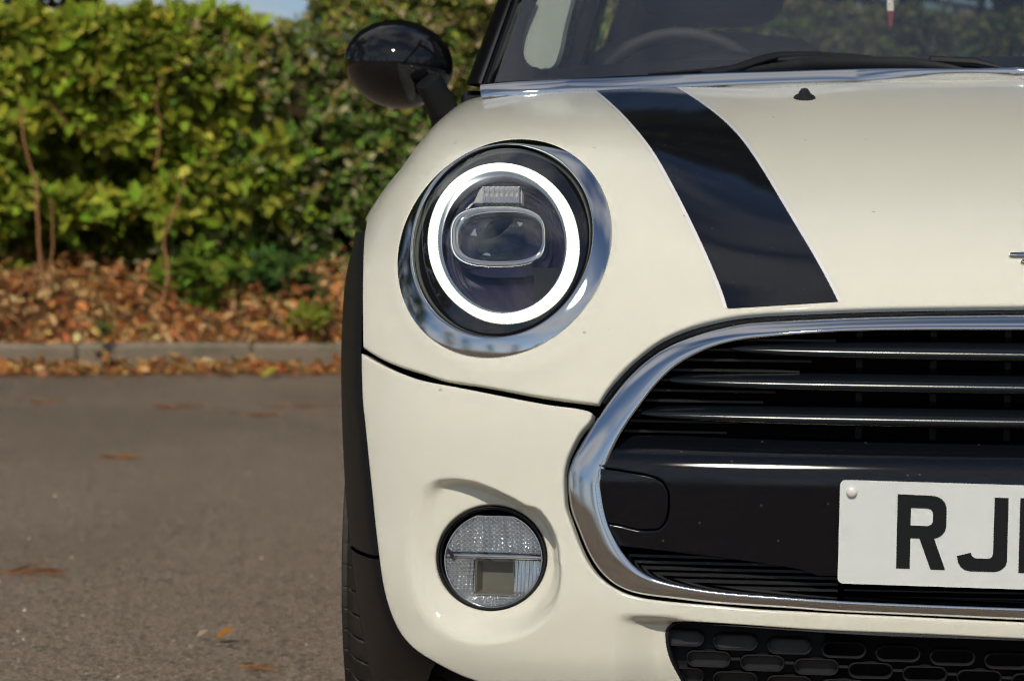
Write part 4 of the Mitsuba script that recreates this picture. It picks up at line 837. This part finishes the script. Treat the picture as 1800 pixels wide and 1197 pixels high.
def gmesh(xs, ys, z):
    X, Y = np.meshgrid(xs, ys); return loft(np.stack([X, Y, z(X, Y)], -1))
K0, K1 = on_z([(0, 657), (600, 654)], 0.)
kd = K1-K0; kd[2] = 0; kd /= np.linalg.norm(kd); kn = np.array([-kd[1], kd[0], 0.]); kn *= np.sign(kn[1])
kz = np.array([0, 0, 1.])
def loc(t, d, z): return K0*[1, 1, 0]+np.multiply.outer(t, kd)+np.multiply.outer(d, kn)+np.multiply.outer(z, kz)
def tz(px, d): q = on_plane(px, K0+kn*d, kn)-K0; return np.stack([q@kd, q[:, 2]], 1)
add('asphalt', gmesh(np.linspace(-500, 500, 41), np.linspace(-500, 500, 41), lambda X, Y: 0*X), 'asphalt_mat'); lab('asphalt', None, kind='structure')
# kerb stones
tt = -14.0
while tt < 22:
    L = .90+rng.uniform(-.02, .03); b = box(0, 0, 0, L-.005, .125, .30, .022); h = .150+rng.uniform(-.003, .003)
    v = b[0]; v = v[:, :1]*kd+v[:, 1:2]*kn+v[:, 2:]*kz+loc(tt+L/2, .0625+rng.uniform(-.003, .003), h-.15)
    add(num('kerb__stone'), (v, b[1]), 'kerb_mat'); tt += L
lab('kerb', None, kind='structure')
# planted bank behind the kerb
def bank_z(t, d): return .10+.42*sstep(.15, 1.5, d)*(.75+.5*meshkit.fbm(np.stack([t*.8, d*.8, 0*t], -1), 3, 5))+.05*(meshkit.fbm(np.stack([t*4, d*4, 0*t+3], -1), 3, 6)-.5)*sstep(.1, .4, d)
tq, dq = np.meshgrid(np.linspace(-60, 60, 500), np.r_[np.linspace(.10, 2.2, 24), np.linspace(2.6, 60, 20)])
add('planted_bank', loft(loc(tq, dq, bank_z(tq, np.minimum(dq, 2.2)))), 'soil_mat', smooth=True); lab('planted_bank', None, kind='structure')

# ---- leaves
def leaf_shape(n=5, fold=.18, droop=.12):
    t = np.array([0, .22, .5, .8, 1.]); w = np.array([.06, .40, .5, .33, .02])
    mid = np.stack([t, 0*t, -droop*t*t], 1); Lf = mid+np.stack([0*t, w, fold*w], 1); Rt = mid+np.stack([0*t, -w, fold*w], 1)
    v = np.vstack([Lf, mid, Rt]); f = []
    for r in (0, 1):
        for i in range(4): a, b = r*5+i, (r+1)*5+i; f += [[a, b, a+1], [a+1, b, b+1]]
    return v, np.array(f)
def leaf_small_shape():
    v = np.array([[0, 0, 0], [.35, .5, .08], [.75, .42, .05], [1, 0, -.1], [.75, -.42, .05], [.35, -.5, .08], [.5, 0, -.02]]); f = np.array([[6, i, (i+1) % 6] for i in range(6)]); return v, f
def frames(dirs, nrm):
    x = dirs/np.linalg.norm(dirs, axis=1, keepdims=True); y = np.cross(nrm, x); y /= np.linalg.norm(y, axis=1, keepdims=True)+1e-9; z = np.cross(x, y); return x, y, z
def scatter(shape, pos, dirs, nrm, length, width, col):
    v, f = shape; x, y, z = frames(dirs, nrm); L = length[:, None, None]; W = width[:, None, None]
    P = pos[:, None]+x[:, None]*v[None, :, :1]*L+y[:, None]*v[None, :, 1:2]*W+z[:, None]*v[None, :, 2:]*L
    F = (f[None]+(np.arange(len(pos))*len(v))[:, None, None]).reshape(-1, 3)
    return (P.reshape(-1, 3), F), np.repeat(col, len(v), axis=0)
def tint(n, base, var, alt=None, k=.1):
    c = np.asarray(base)*np.exp(rng.normal(0, var, (n, 1)))*np.exp(rng.normal(0, var*.35, (n, 3)))
    if alt is not None: m = rng.random(n) < k; c[m] = np.asarray(alt)*np.exp(rng.normal(0, var, (m.sum(), 1)))
    return np.clip(c, .003, .8)
def shoots(pos, outd, per, spread=.9):
    """Leaves in spirals round short shoots: positions, directions, normals."""
    n = len(pos); d = outd+rng.normal(0, .45, (n, 3))+[0, 0, .35]; d /= np.linalg.norm(d, axis=1, keepdims=True)
    a = np.cross(d, rng.normal(0, 1, (n, 3))); a /= np.linalg.norm(a, axis=1, keepdims=True); b = np.cross(d, a)
    i = np.tile(np.arange(per), n); r = np.repeat(np.arange(n), per); ph = i*2.4+np.repeat(rng.uniform(0, 6, n), per)
    rad = np.cos(ph)[:, None]*a[r]+np.sin(ph)[:, None]*b[r]
    dirs = d[r]*(.35+.5*i/per)[:, None]+rad*spread+rng.normal(0, .15, (n*per, 3)); 
    nrm = d[r]*.9-rad*.35-kn*.35+[0, 0, .30]+rng.normal(0, .2, (n*per, 3))
    return pos[r], d[r], i/per, dirs, nrm
# the broad-leaved hedge: its face runs along the kerb; gaps where the photograph shows dark hollows
HD = 1.25
gaps = [((125, 290), (85, 55)), ((200, 318), (70, 38)), ((335, 440), (75, 38)), ((55, 440), (60, 60)), ((235, 440), (95, 45)), ((440, 405), (70, 35)), ((300, 500), (60, 40)), ((150, 480), (130, 40)), ((20, 300), (25, 60)), ((280, 300), (40, 30)), ((560, 470), (90, 40))]
gl = [(tz([c], HD)[0], np.abs(tz([(c[0]+r[0], c[1]+r[1])], HD)[0]-tz([c], HD)[0])) for c, r in gaps]
tR = tz([(470, 300)], HD)[0, 0]
def hedge_keep(t, z):
    k = np.ones(len(t), bool)
    for c, r in gl:
        q = np.hypot((t-c[0])/r[0], (z-c[1])/r[1])+.5*(meshkit.fbm(np.stack([t*5, z*5, 0*t+c[0]], 1), 2, 9)-.5); k &= q > 1
    return k
def hedge_face(t, z): return HD+.42*(meshkit.fbm(np.stack([t*1.7, z*1.9, 0*t], 1), 3, 21)-.5)+.35*np.clip(z-1.6, 0, 1)**1.5+.25*sstep(.9, .3, z)
def build_hedge(n, t0, t1, z0, z1, per, size, seed_keep=True):
    t = rng.uniform(t0, t1, n); z = z0+(z1-z0)*rng.random(n)**.9
    top = z1-.22*(1-meshkit.fbm(np.stack([t*1.6, 0*t, 0*t], 1), 3, 33)); z = np.minimum(z, top+rng.normal(0, .02, n))
    depth = rng.exponential(.16, n); keep = hedge_keep(t, z) if seed_keep else np.ones(n, bool)
    inhole = ~keep; depth[inhole] = depth[inhole]*1.2+.38; keep |= rng.random(n) < .55
    t, z, depth = t[keep], z[keep], depth[keep]
    return loc(t, hedge_face(t, z)+depth, z), t, z, depth
P, t, z, dep = build_hedge(7200, -7.5, tR+.25, .40, 1.93, 8, .12)
edge = sstep(tR+.3, tR-.25, t+.25*np.sin(z*5)); m = rng.random(len(t)) < edge; P, t, z, dep = P[m], t[m], z[m], dep[m]
pp_, dd_, fr_i, dirs, nrm = shoots(P, -kn*.8+kz*.35, 8)
n = len(pp_); Ln = rng.uniform(.075, .170, n)*(1.05-.35*fr_i); pos = pp_+dd_*(fr_i*.10)[:, None]
lowd = np.repeat(sstep(1.0, .5, z), 8)
col = tint(n, (.235, .290, .034), .32, (.40, .39, .07), .13); 
ls = leaf_shape()
vis = np.argsort((pos-loc(0., HD, 0.))@kn-np.where((t.repeat(8) > -.1) & (t.repeat(8) < 2.4), .3, 0)-Ln)
first, rest = vis[:300], vis[300:]
mesh, vc = scatter(ls, pos[rest], dirs[rest], nrm[rest], Ln[rest], Ln[rest]*.46, col[rest])
add('laurel_hedge__foliage', mesh, 'leaf_gloss', smooth=True, color=vc); lab('laurel_hedge__foliage', None, kind='stuff')
for i in first:
    m_, c_ = scatter(ls, pos[i:i+1], dirs[i:i+1], nrm[i:i+1], Ln[i:i+1], Ln[i:i+1]*.46, col[i:i+1]); add(num('laurel_hedge__leaf'), m_, 'leaf_gloss', smooth=True, color=c_)
tw = [tube([loc(a, HD+.55+rng.uniform(0, .3), .2), loc(a+rng.normal(0, .1), HD+.45, .9), loc(a+rng.normal(0, .25), HD+.3, 1.5)], [.018, .013, .006], 6) for a in np.arange(-7, tR, .28)]
for s in tw: add(num('laurel_hedge__stem'), s, 'bark', smooth=True)
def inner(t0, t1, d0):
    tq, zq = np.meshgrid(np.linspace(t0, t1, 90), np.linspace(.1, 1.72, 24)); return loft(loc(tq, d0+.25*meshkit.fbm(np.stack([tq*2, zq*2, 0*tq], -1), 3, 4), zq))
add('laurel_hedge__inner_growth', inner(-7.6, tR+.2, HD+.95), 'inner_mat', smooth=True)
lab('laurel_hedge', 'tall bright green broad-leaved hedge along the kerb', 'hedge')
# the small-leaved shrub to its right, behind the car
P, t, z, dep = build_hedge(26000, tR-.65, 13.0, .16, 2.16, 7, .06, False); m = (z < 1.86) | (t > tz([(572, 100)], HD)[0, 0]+rng.normal(0, .06, len(t))); P, t, z = P[m], t[m], z[m]
hole = meshkit.fbm(np.stack([t*2.2, z*2.2, 0*t+4], 1), 3, 77); m = (hole > .40-.12*sstep(1.2, 1.7, z)) | (rng.random(len(t)) < .25); m &= rng.random(len(t)) < sstep(tR-.65, tR-.2, t+.2*np.sin(z*5)); P, t, z = P[m], t[m], z[m]
pp_, dd_, fr_i, dirs, nrm = shoots(P, -kn*.8+kz*.3, 7); n = len(pp_); Ln = rng.uniform(.038, .070, n)
pale = sstep(1.2, 1.9, z)
c1 = tint(n, (.145, .225, .050), .35, (.45, .43, .24), .12); k_ = np.repeat(rng.random(len(z)) < .15+.55*pale, 7); c1[k_] = tint(k_.sum(), (.25, .25, .06), .3, (.44, .35, .20), .25)
mesh, vc = scatter(leaf_small_shape(), pp_+dd_*(fr_i*.09)[:, None], dirs, nrm, Ln, Ln*.55, c1)
add('mixed_shrub__foliage', mesh, 'leaf_small', smooth=True, color=vc); lab('mixed_shrub__foliage', None, kind='stuff')
for a in np.arange(tR, 12.8, .3): add(num('mixed_shrub__stem'), tube([loc(a, HD+.5, .15), loc(a+rng.normal(0, .1), HD+.4, .9), loc(a+rng.normal(0, .2), HD+.25, 1.5)], [.014, .010, .005], 6), 'bark', smooth=True)
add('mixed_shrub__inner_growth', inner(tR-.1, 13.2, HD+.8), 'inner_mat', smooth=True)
lab('mixed_shrub', 'darker small-leaved shrub with some cream-edged leaves, right behind the wing mirror', 'shrub')
# low plants at its foot
def low_plant(key, label, px, rad, nsh, size, base, d):
    c = tz([px], d)[0]; q = rng.normal(0, 1, (nsh, 3)); q /= np.linalg.norm(q, axis=1, keepdims=True); q *= rng.random((nsh, 1))**.4
    P = loc(c[0]+q[:, 0]*rad[0], d+q[:, 1]*.28, np.maximum(c[1]+q[:, 2]*rad[1], .2)); pp, dd, fi, di, nr = shoots(P, -kn*.6+kz*.6, 7); n = len(pp); L = rng.uniform(.7, 1.2, n)*size
    mesh, vc = scatter(ls, pp+dd*(fi*.06)[:, None], di, nr, L, L*.42, tint(n, base, .3, (.18, .20, .03), .1)); add(key+'__foliage', mesh, 'leaf_gloss', smooth=True, color=vc); lab(key+'__foliage', None, kind='stuff')
    for i in range(7): add(num(key+'__stem'), tube([loc(c[0]+rng.normal(0, .03), d+.1, bank_z(np.array([c[0]]), np.array([d]))[0]-.03), loc(c[0]+rng.normal(0, rad[0]*.5), d, c[1]+rad[1]*.3)], [.007, .004], 6), 'bark')
    lab(key, label, 'shrub')
low_plant('low_shrub', 'low bright green shrub among dry leaves at the hedge foot', (340, 512), (.26, .22), 46, .095, (.12, .185, .025), 1.0)
low_plant('low_shrub_001', 'low dark green shrub right of the bright one at the hedge foot', (470, 520), (.30, .24), 70, .085, (.06, .115, .03), 1.05)
low_plant('low_shrub_002', 'little yellow-green seedling on the kerb beside the black wheel arch', (545, 575), (.12, .09), 12, .075, (.17, .20, .03), .42)
low_plant('low_shrub_003', 'tiny weed growing in the gutter against the kerb', (178, 622), (.035, .03), 5, .05, (.06, .09, .03), -.03)
# bare stems
def stem(px, d, r, label, group=None, mat='stem_brown'):
    q = tz(px, HD); k = num('bare_stem'); w = spline(np.c_[q, np.linspace(d, d+.15, len(q))], 24); wob = rng.normal(0, .006, (24, 2)).cumsum(0)*.5
    p = loc(w[:, 0]+wob[:, 0], w[:, 2]+wob[:, 1], w[:, 1]); add(k, tube(p, np.linspace(r, r*.4, 24)*.62, 7), mat, smooth=True); lab(k, label, 'stem', group)
stem([(55, 540), (45, 430), (38, 330), (20, 260), (14, 185)], .80, .020, 'tall light brown bare stem at far left of the hedge')
stem([(58, 540), (75, 420), (70, 350)], .85, .013, 'shorter brown stem leaning right beside the far left one')
stem([(5, 520), (45, 470), (60, 440)], .8, .010, 'slanting tan stick low at the far left')
stem([(258, 530), (268, 470), (262, 420), (285, 360), (300, 300)], .85, .018, 'reddish brown bare stem in the hollow of the hedge')
stem([(240, 300), (246, 220), (240, 190), (255, 140)], .78, .010, 'thin tan stem showing against the upper leaves')
stem([(60, 190), (95, 220), (120, 245)], .78, .009, 'short tan twig slanting down in the upper left leaves')
stem([(250, 530), (200, 490), (170, 460)], .7, .009, 'thin dead stick lying on the dry leaf bank')
stem([(330, 560), (270, 520), (215, 480)], .62, .011, 'long dead stick slanting across the leaf bank')
stem([(583, 530), (585, 490), (580, 455)], .8, .009, 'pale bare stick by the wheel arch', mat='stem_pale')
# dry leaves on the bank and in the gutter
def dry(n, t, d, z, key, label):
    pos = loc(t, d, z); dirs = rng.normal(0, 1, (n, 3))*[1, 1, .45]; nrm = kz+rng.normal(0, .55, (n, 3)); L = rng.uniform(.03, .095, n)
    c = tint(n, (.50, .235, .085), .34, (.58, .38, .18), .38)
    sh = leaf_shape(fold=.5, droop=-.25); mesh, vc = scatter(sh, pos, dirs, nrm, L, L*.55, c); add(key, mesh, 'leaf_dry', smooth=True, color=vc); lab(key, label, 'dry leaves', kind='stuff')
n = 16000; t = rng.uniform(-6.5, 10, n); d = .12+1.6*rng.random(n)**1.2; dry(n, t, d, bank_z(t, d)+rng.exponential(.03, n), 'leaf_litter', 'brown dry leaves covering the bank under the hedge')
n = 2600; t = rng.uniform(-4.5, 6, n); t = t[meshkit.fbm(np.stack([t*1.3, 0*t, 0*t], 1), 3, 50) > .40]; n = len(t); d = -np.abs(rng.normal(0, .13, n))-.01; dry(n, t, d, np.maximum(.012, .07*np.exp(d/.08))*rng.random(n)+.006, 'gutter_leaves', 'brown dry leaves gathered in the gutter below the kerb')
n = 1500; t = rng.uniform(-4.5, 6, n); d = rng.uniform(-.9, -.05, n)*rng.random(n); pos = loc(t, d, 0*t+.006); L = rng.uniform(.05, .12, n)
mesh, vc = scatter(leaf_shape(fold=.1, droop=0), pos, rng.normal(0, 1, (n, 3))*[1, 1, .03], kz+0*pos, L, L*.05, tint(n, (.30, .13, .05), .3)); add('pine_needles', mesh, 'leaf_dry', color=vc); lab('pine_needles', 'rusty pine needles strewn along the gutter', 'needles', kind='stuff')
# single leaves and needle tufts on the asphalt
one = [((460, 663), .09, (.40, .36, .06), 'yellow fallen leaf on the asphalt near the kerb'), ((380, 1122), .035, (.36, .17, .05), 'small brown fallen leaf low on the asphalt'), ((346, 1119), .022, (.42, .34, .24), 'pale crumpled scrap of leaf beside the small brown leaf')]
for px, L, c, lb in one:
    p = on_z([px], .008); m_, c_ = scatter(leaf_shape(fold=.5, droop=-.3), p, np.array([[1., .4, .25]]), np.array([[.1, -.3, 1.]]), np.array([L]), np.array([L*.6]), np.array([c])); k = num('fallen_leaf'); add(k, m_, 'leaf_dry', smooth=True, color=c_); lab(k, lb, 'leaf')
tufts = [((305, 715), 60, 'rusty needle tuft, left of two on the far asphalt'), ((512, 715), 70, 'rusty needle tuft on the far asphalt beside the car'), ((443, 730), 60, 'tan needle tuft nearest the camera of the far three'), ((200, 805), 45, 'faint needle tuft at mid distance on the asphalt'), ((40, 1008), 80, 'long rusty needle tuft at the left edge'), ((62, 707), 50, 'rusty needle tuft at the far left near the gutter'), ((435, 1175), 30, 'rusty needles at the bottom beside the tyre')]
for px, w, lb in tufts:
    c = on_z([px], .005)[0]; a = on_z([(px[0]+w/2, px[1])], .005)[0]; r = np.linalg.norm(a-c); n = 16
    pos = c+np.stack([rng.normal(0, r*.7, n), rng.normal(0, r*.8, n), rng.uniform(0, .006, n)], 1); L = rng.uniform(.05, .11, n)*min(1, r/.09+.3)
    mesh, vc = scatter(leaf_shape(fold=.1, droop=0), pos, np.array([1., .1, 0])+rng.normal(0, .5, (n, 3))*[1, 1, .04], kz+0*pos, L, L*.035, tint(n, (.36, .18, .08), .3)); k = num('needle_tuft'); add(k, mesh, 'leaf_dry', color=vc); lab(k, lb, 'needles', kind='stuff')
# grit
n = 240; px = np.c_[rng.uniform(-40, 660, n), 660+560*rng.random(n)**.7]; p = on_z(px, .001); ico = trimesh.creation.icosphere(subdivisions=1); iv, if_ = np.array(ico.vertices), np.array(ico.faces)
sz = rng.gamma(2., .0007, n)+.0008; V = p[:, None]+iv[None]*sz[:, None, None]*rng.uniform(.6, 1.3, (n, 1, 3)); c = np.array([[.26, .23, .20]])*np.exp(rng.normal(0, .45, (n, 1)))
add('grit', (V.reshape(-1, 3), (if_[None]+(np.arange(n)*len(iv))[:, None, None]).reshape(-1, 3)), 'grit_mat', color=np.repeat(c, len(iv), axis=0)); lab('grit', 'small stones scattered on the asphalt', 'grit', kind='stuff')

# ---- trees: behind the hedge, and those across the road that the chrome mirrors
def tree(key, label, x, y, H, R, zc, n, base, conical=False, lean=0., group=None):
    z0 = .3; path = np.array([[x, y, 0], [x+lean*.3, y, H*.3], [x+lean*.7, y+.2, H*.6], [x+lean, y, H*.92]]); add(key+'__trunk', tube(spline(path, 14), np.linspace(.035*H**.85*.5, .03, 14), 9), 'bark', smooth=True)
    for i in range(9):
        a = rng.uniform(0, 6.28); h = rng.uniform(zc*.8, H*.8); r = R*rng.uniform(.5, .9); q = np.array([[x+lean*h/H, y, h], [x+lean*h/H+r*.5*math.cos(a), y+r*.5*math.sin(a), h+.25*r], [x+lean*h/H+r*math.cos(a), y+r*math.sin(a), h+.35*r]]); add(num(key+'__limb'), tube(q, [.06, .04, .015], 6), 'bark', smooth=True)
    nb = 46; bz = rng.random(nb); hb = zc+(H-zc)*bz; rr = R*(1-bz)**.8 if conical else R*np.sqrt(np.maximum(1-(2*bz-1)**2*.9, .05)); a = rng.uniform(0, 6.28, nb); rad = rr*rng.uniform(.35, 1, nb)
    bc = np.stack([x+lean*hb/H+rad*np.cos(a), y+rad*np.sin(a), hb], 1); br = rng.uniform(.22, .38, nb)*R*(.6 if conical else 1)
    k = rng.integers(0, nb, n); q = rng.normal(0, 1, (n, 3)); q /= np.linalg.norm(q, axis=1, keepdims=True); q *= rng.random((n, 1))**.35*[1, 1, .75]; pos = bc[k]+q*br[k][:, None]
    L = rng.uniform(.16, .34, n)*min(2., H/9); dirs = q+rng.normal(0, .7, (n, 3)); nr = q*.6+rng.normal(0, .5, (n, 3))+[0, 0, .5]
    c = tint(n, base, .3)*np.exp(rng.normal(0, .18, nb))[k][:, None]; mesh, vc = scatter(leaf_small_shape(), pos, dirs, nr, L, L*.6, c); add(key+'__crown', mesh, 'leaf_tree', smooth=True, color=vc); lab(key+'__crown', None, kind='stuff'); lab(key, label, 'tree', group)
tb = [(-9.6, 18.5, 15, 4.0, 2.2), (-5.4, 19.5, 17, 3.6, 3.9), (-.4, 19.0, 18, 3.9, 2.6), (3.6, 18.5, 17.5, 4.2, 1.6), (8.4, 19.5, 17, 4.4, 1.6), (-13.5, 20, 15, 4.2, 1.8), (13.5, 20, 16, 4.4, 2), (-6.1, 17.6, 4.2, 1.5, 1.1), (-1.75, 17.6, 4.4, 1.35, 1.1), (-10, 25, 21, 5, 4.5), (-3.4, 25.5, 23, 4.6, 7), (2.5, 24.5, 23, 5, 5), (9, 25, 22, 5, 4)]
TL = ['tall dark tree behind the hedge at the far left', 'tall tree whose crown hangs over the sky gap above the hedge', 'tall tree behind the wing mirror and windscreen pillar', 'tall dark tree seen through the car windows']
for i, (x, y, H, R, zc) in enumerate(tb): tree(num('background_tree'), TL[i] if i < 4 else ['dark bushy small tree behind the hedge, left of the sky gap', 'dark bushy small tree behind the hedge, right of the sky gap'][i-7] if 6 < i < 9 else 'dark leafy tree behind the hedge, hidden by the car or outside the picture', x, y, H, R, zc, 7000, (.045, .062, .022), group='trees behind the hedge')
tf = [(-30, -38, 9, 3, True), (-20, -46, 11, 3.2, True), (-9, -55, 9, 3.6, False), (3, -52, 7, 3.6, False), (13, -58, 9, 4, False), (26, -50, 8, 4, False), (38, -44, 9, 4, False), (-42, -30, 10, 4.5, False), (-34, -14, 9, 4, False), (-17, 8, 15, 5, False), (-21, 16, 18, 5.5, False), (-26, 2, 13, 5, False), (30, 4, 10, 4, False), (33, -20, 9, 4, False)]
for x, y, H, R, con in tf: tree(num('roadside_tree'), 'tree across the open asphalt, out of the picture', x, y, H, R, 1.2, 4500 if -30 < x < -15 and y > 0 else 2200, (.05, .075, .025), con, group='trees around the car park')
# dry brush: thin dead stalks standing in the litter
n = 900; t = rng.uniform(-4.5, 2.5, n); d = rng.uniform(.35, 1.3, n); k = (meshkit.fbm(np.stack([t*2, d*2, 0*t], 1), 3, 61) > .42); t, d = t[k], d[k]; n = len(t)
pos = loc(t, d, bank_z(t, d)); dirs = rng.normal(0, .8, (n, 3))+[0, 0, .5]; L = rng.uniform(.08, .26, n)
mesh, vc = scatter(leaf_shape(fold=0, droop=.15), pos, dirs, rng.normal(0, 1, (n, 3)), L, np.full(n, .005), tint(n, (.36, .20, .09), .3, (.44, .31, .17), .3)); add('dry_brush', mesh, 'leaf_dry', color=vc); lab('dry_brush', 'thin dead tan stalks standing in the leaf litter', 'dry stalks', kind='stuff')
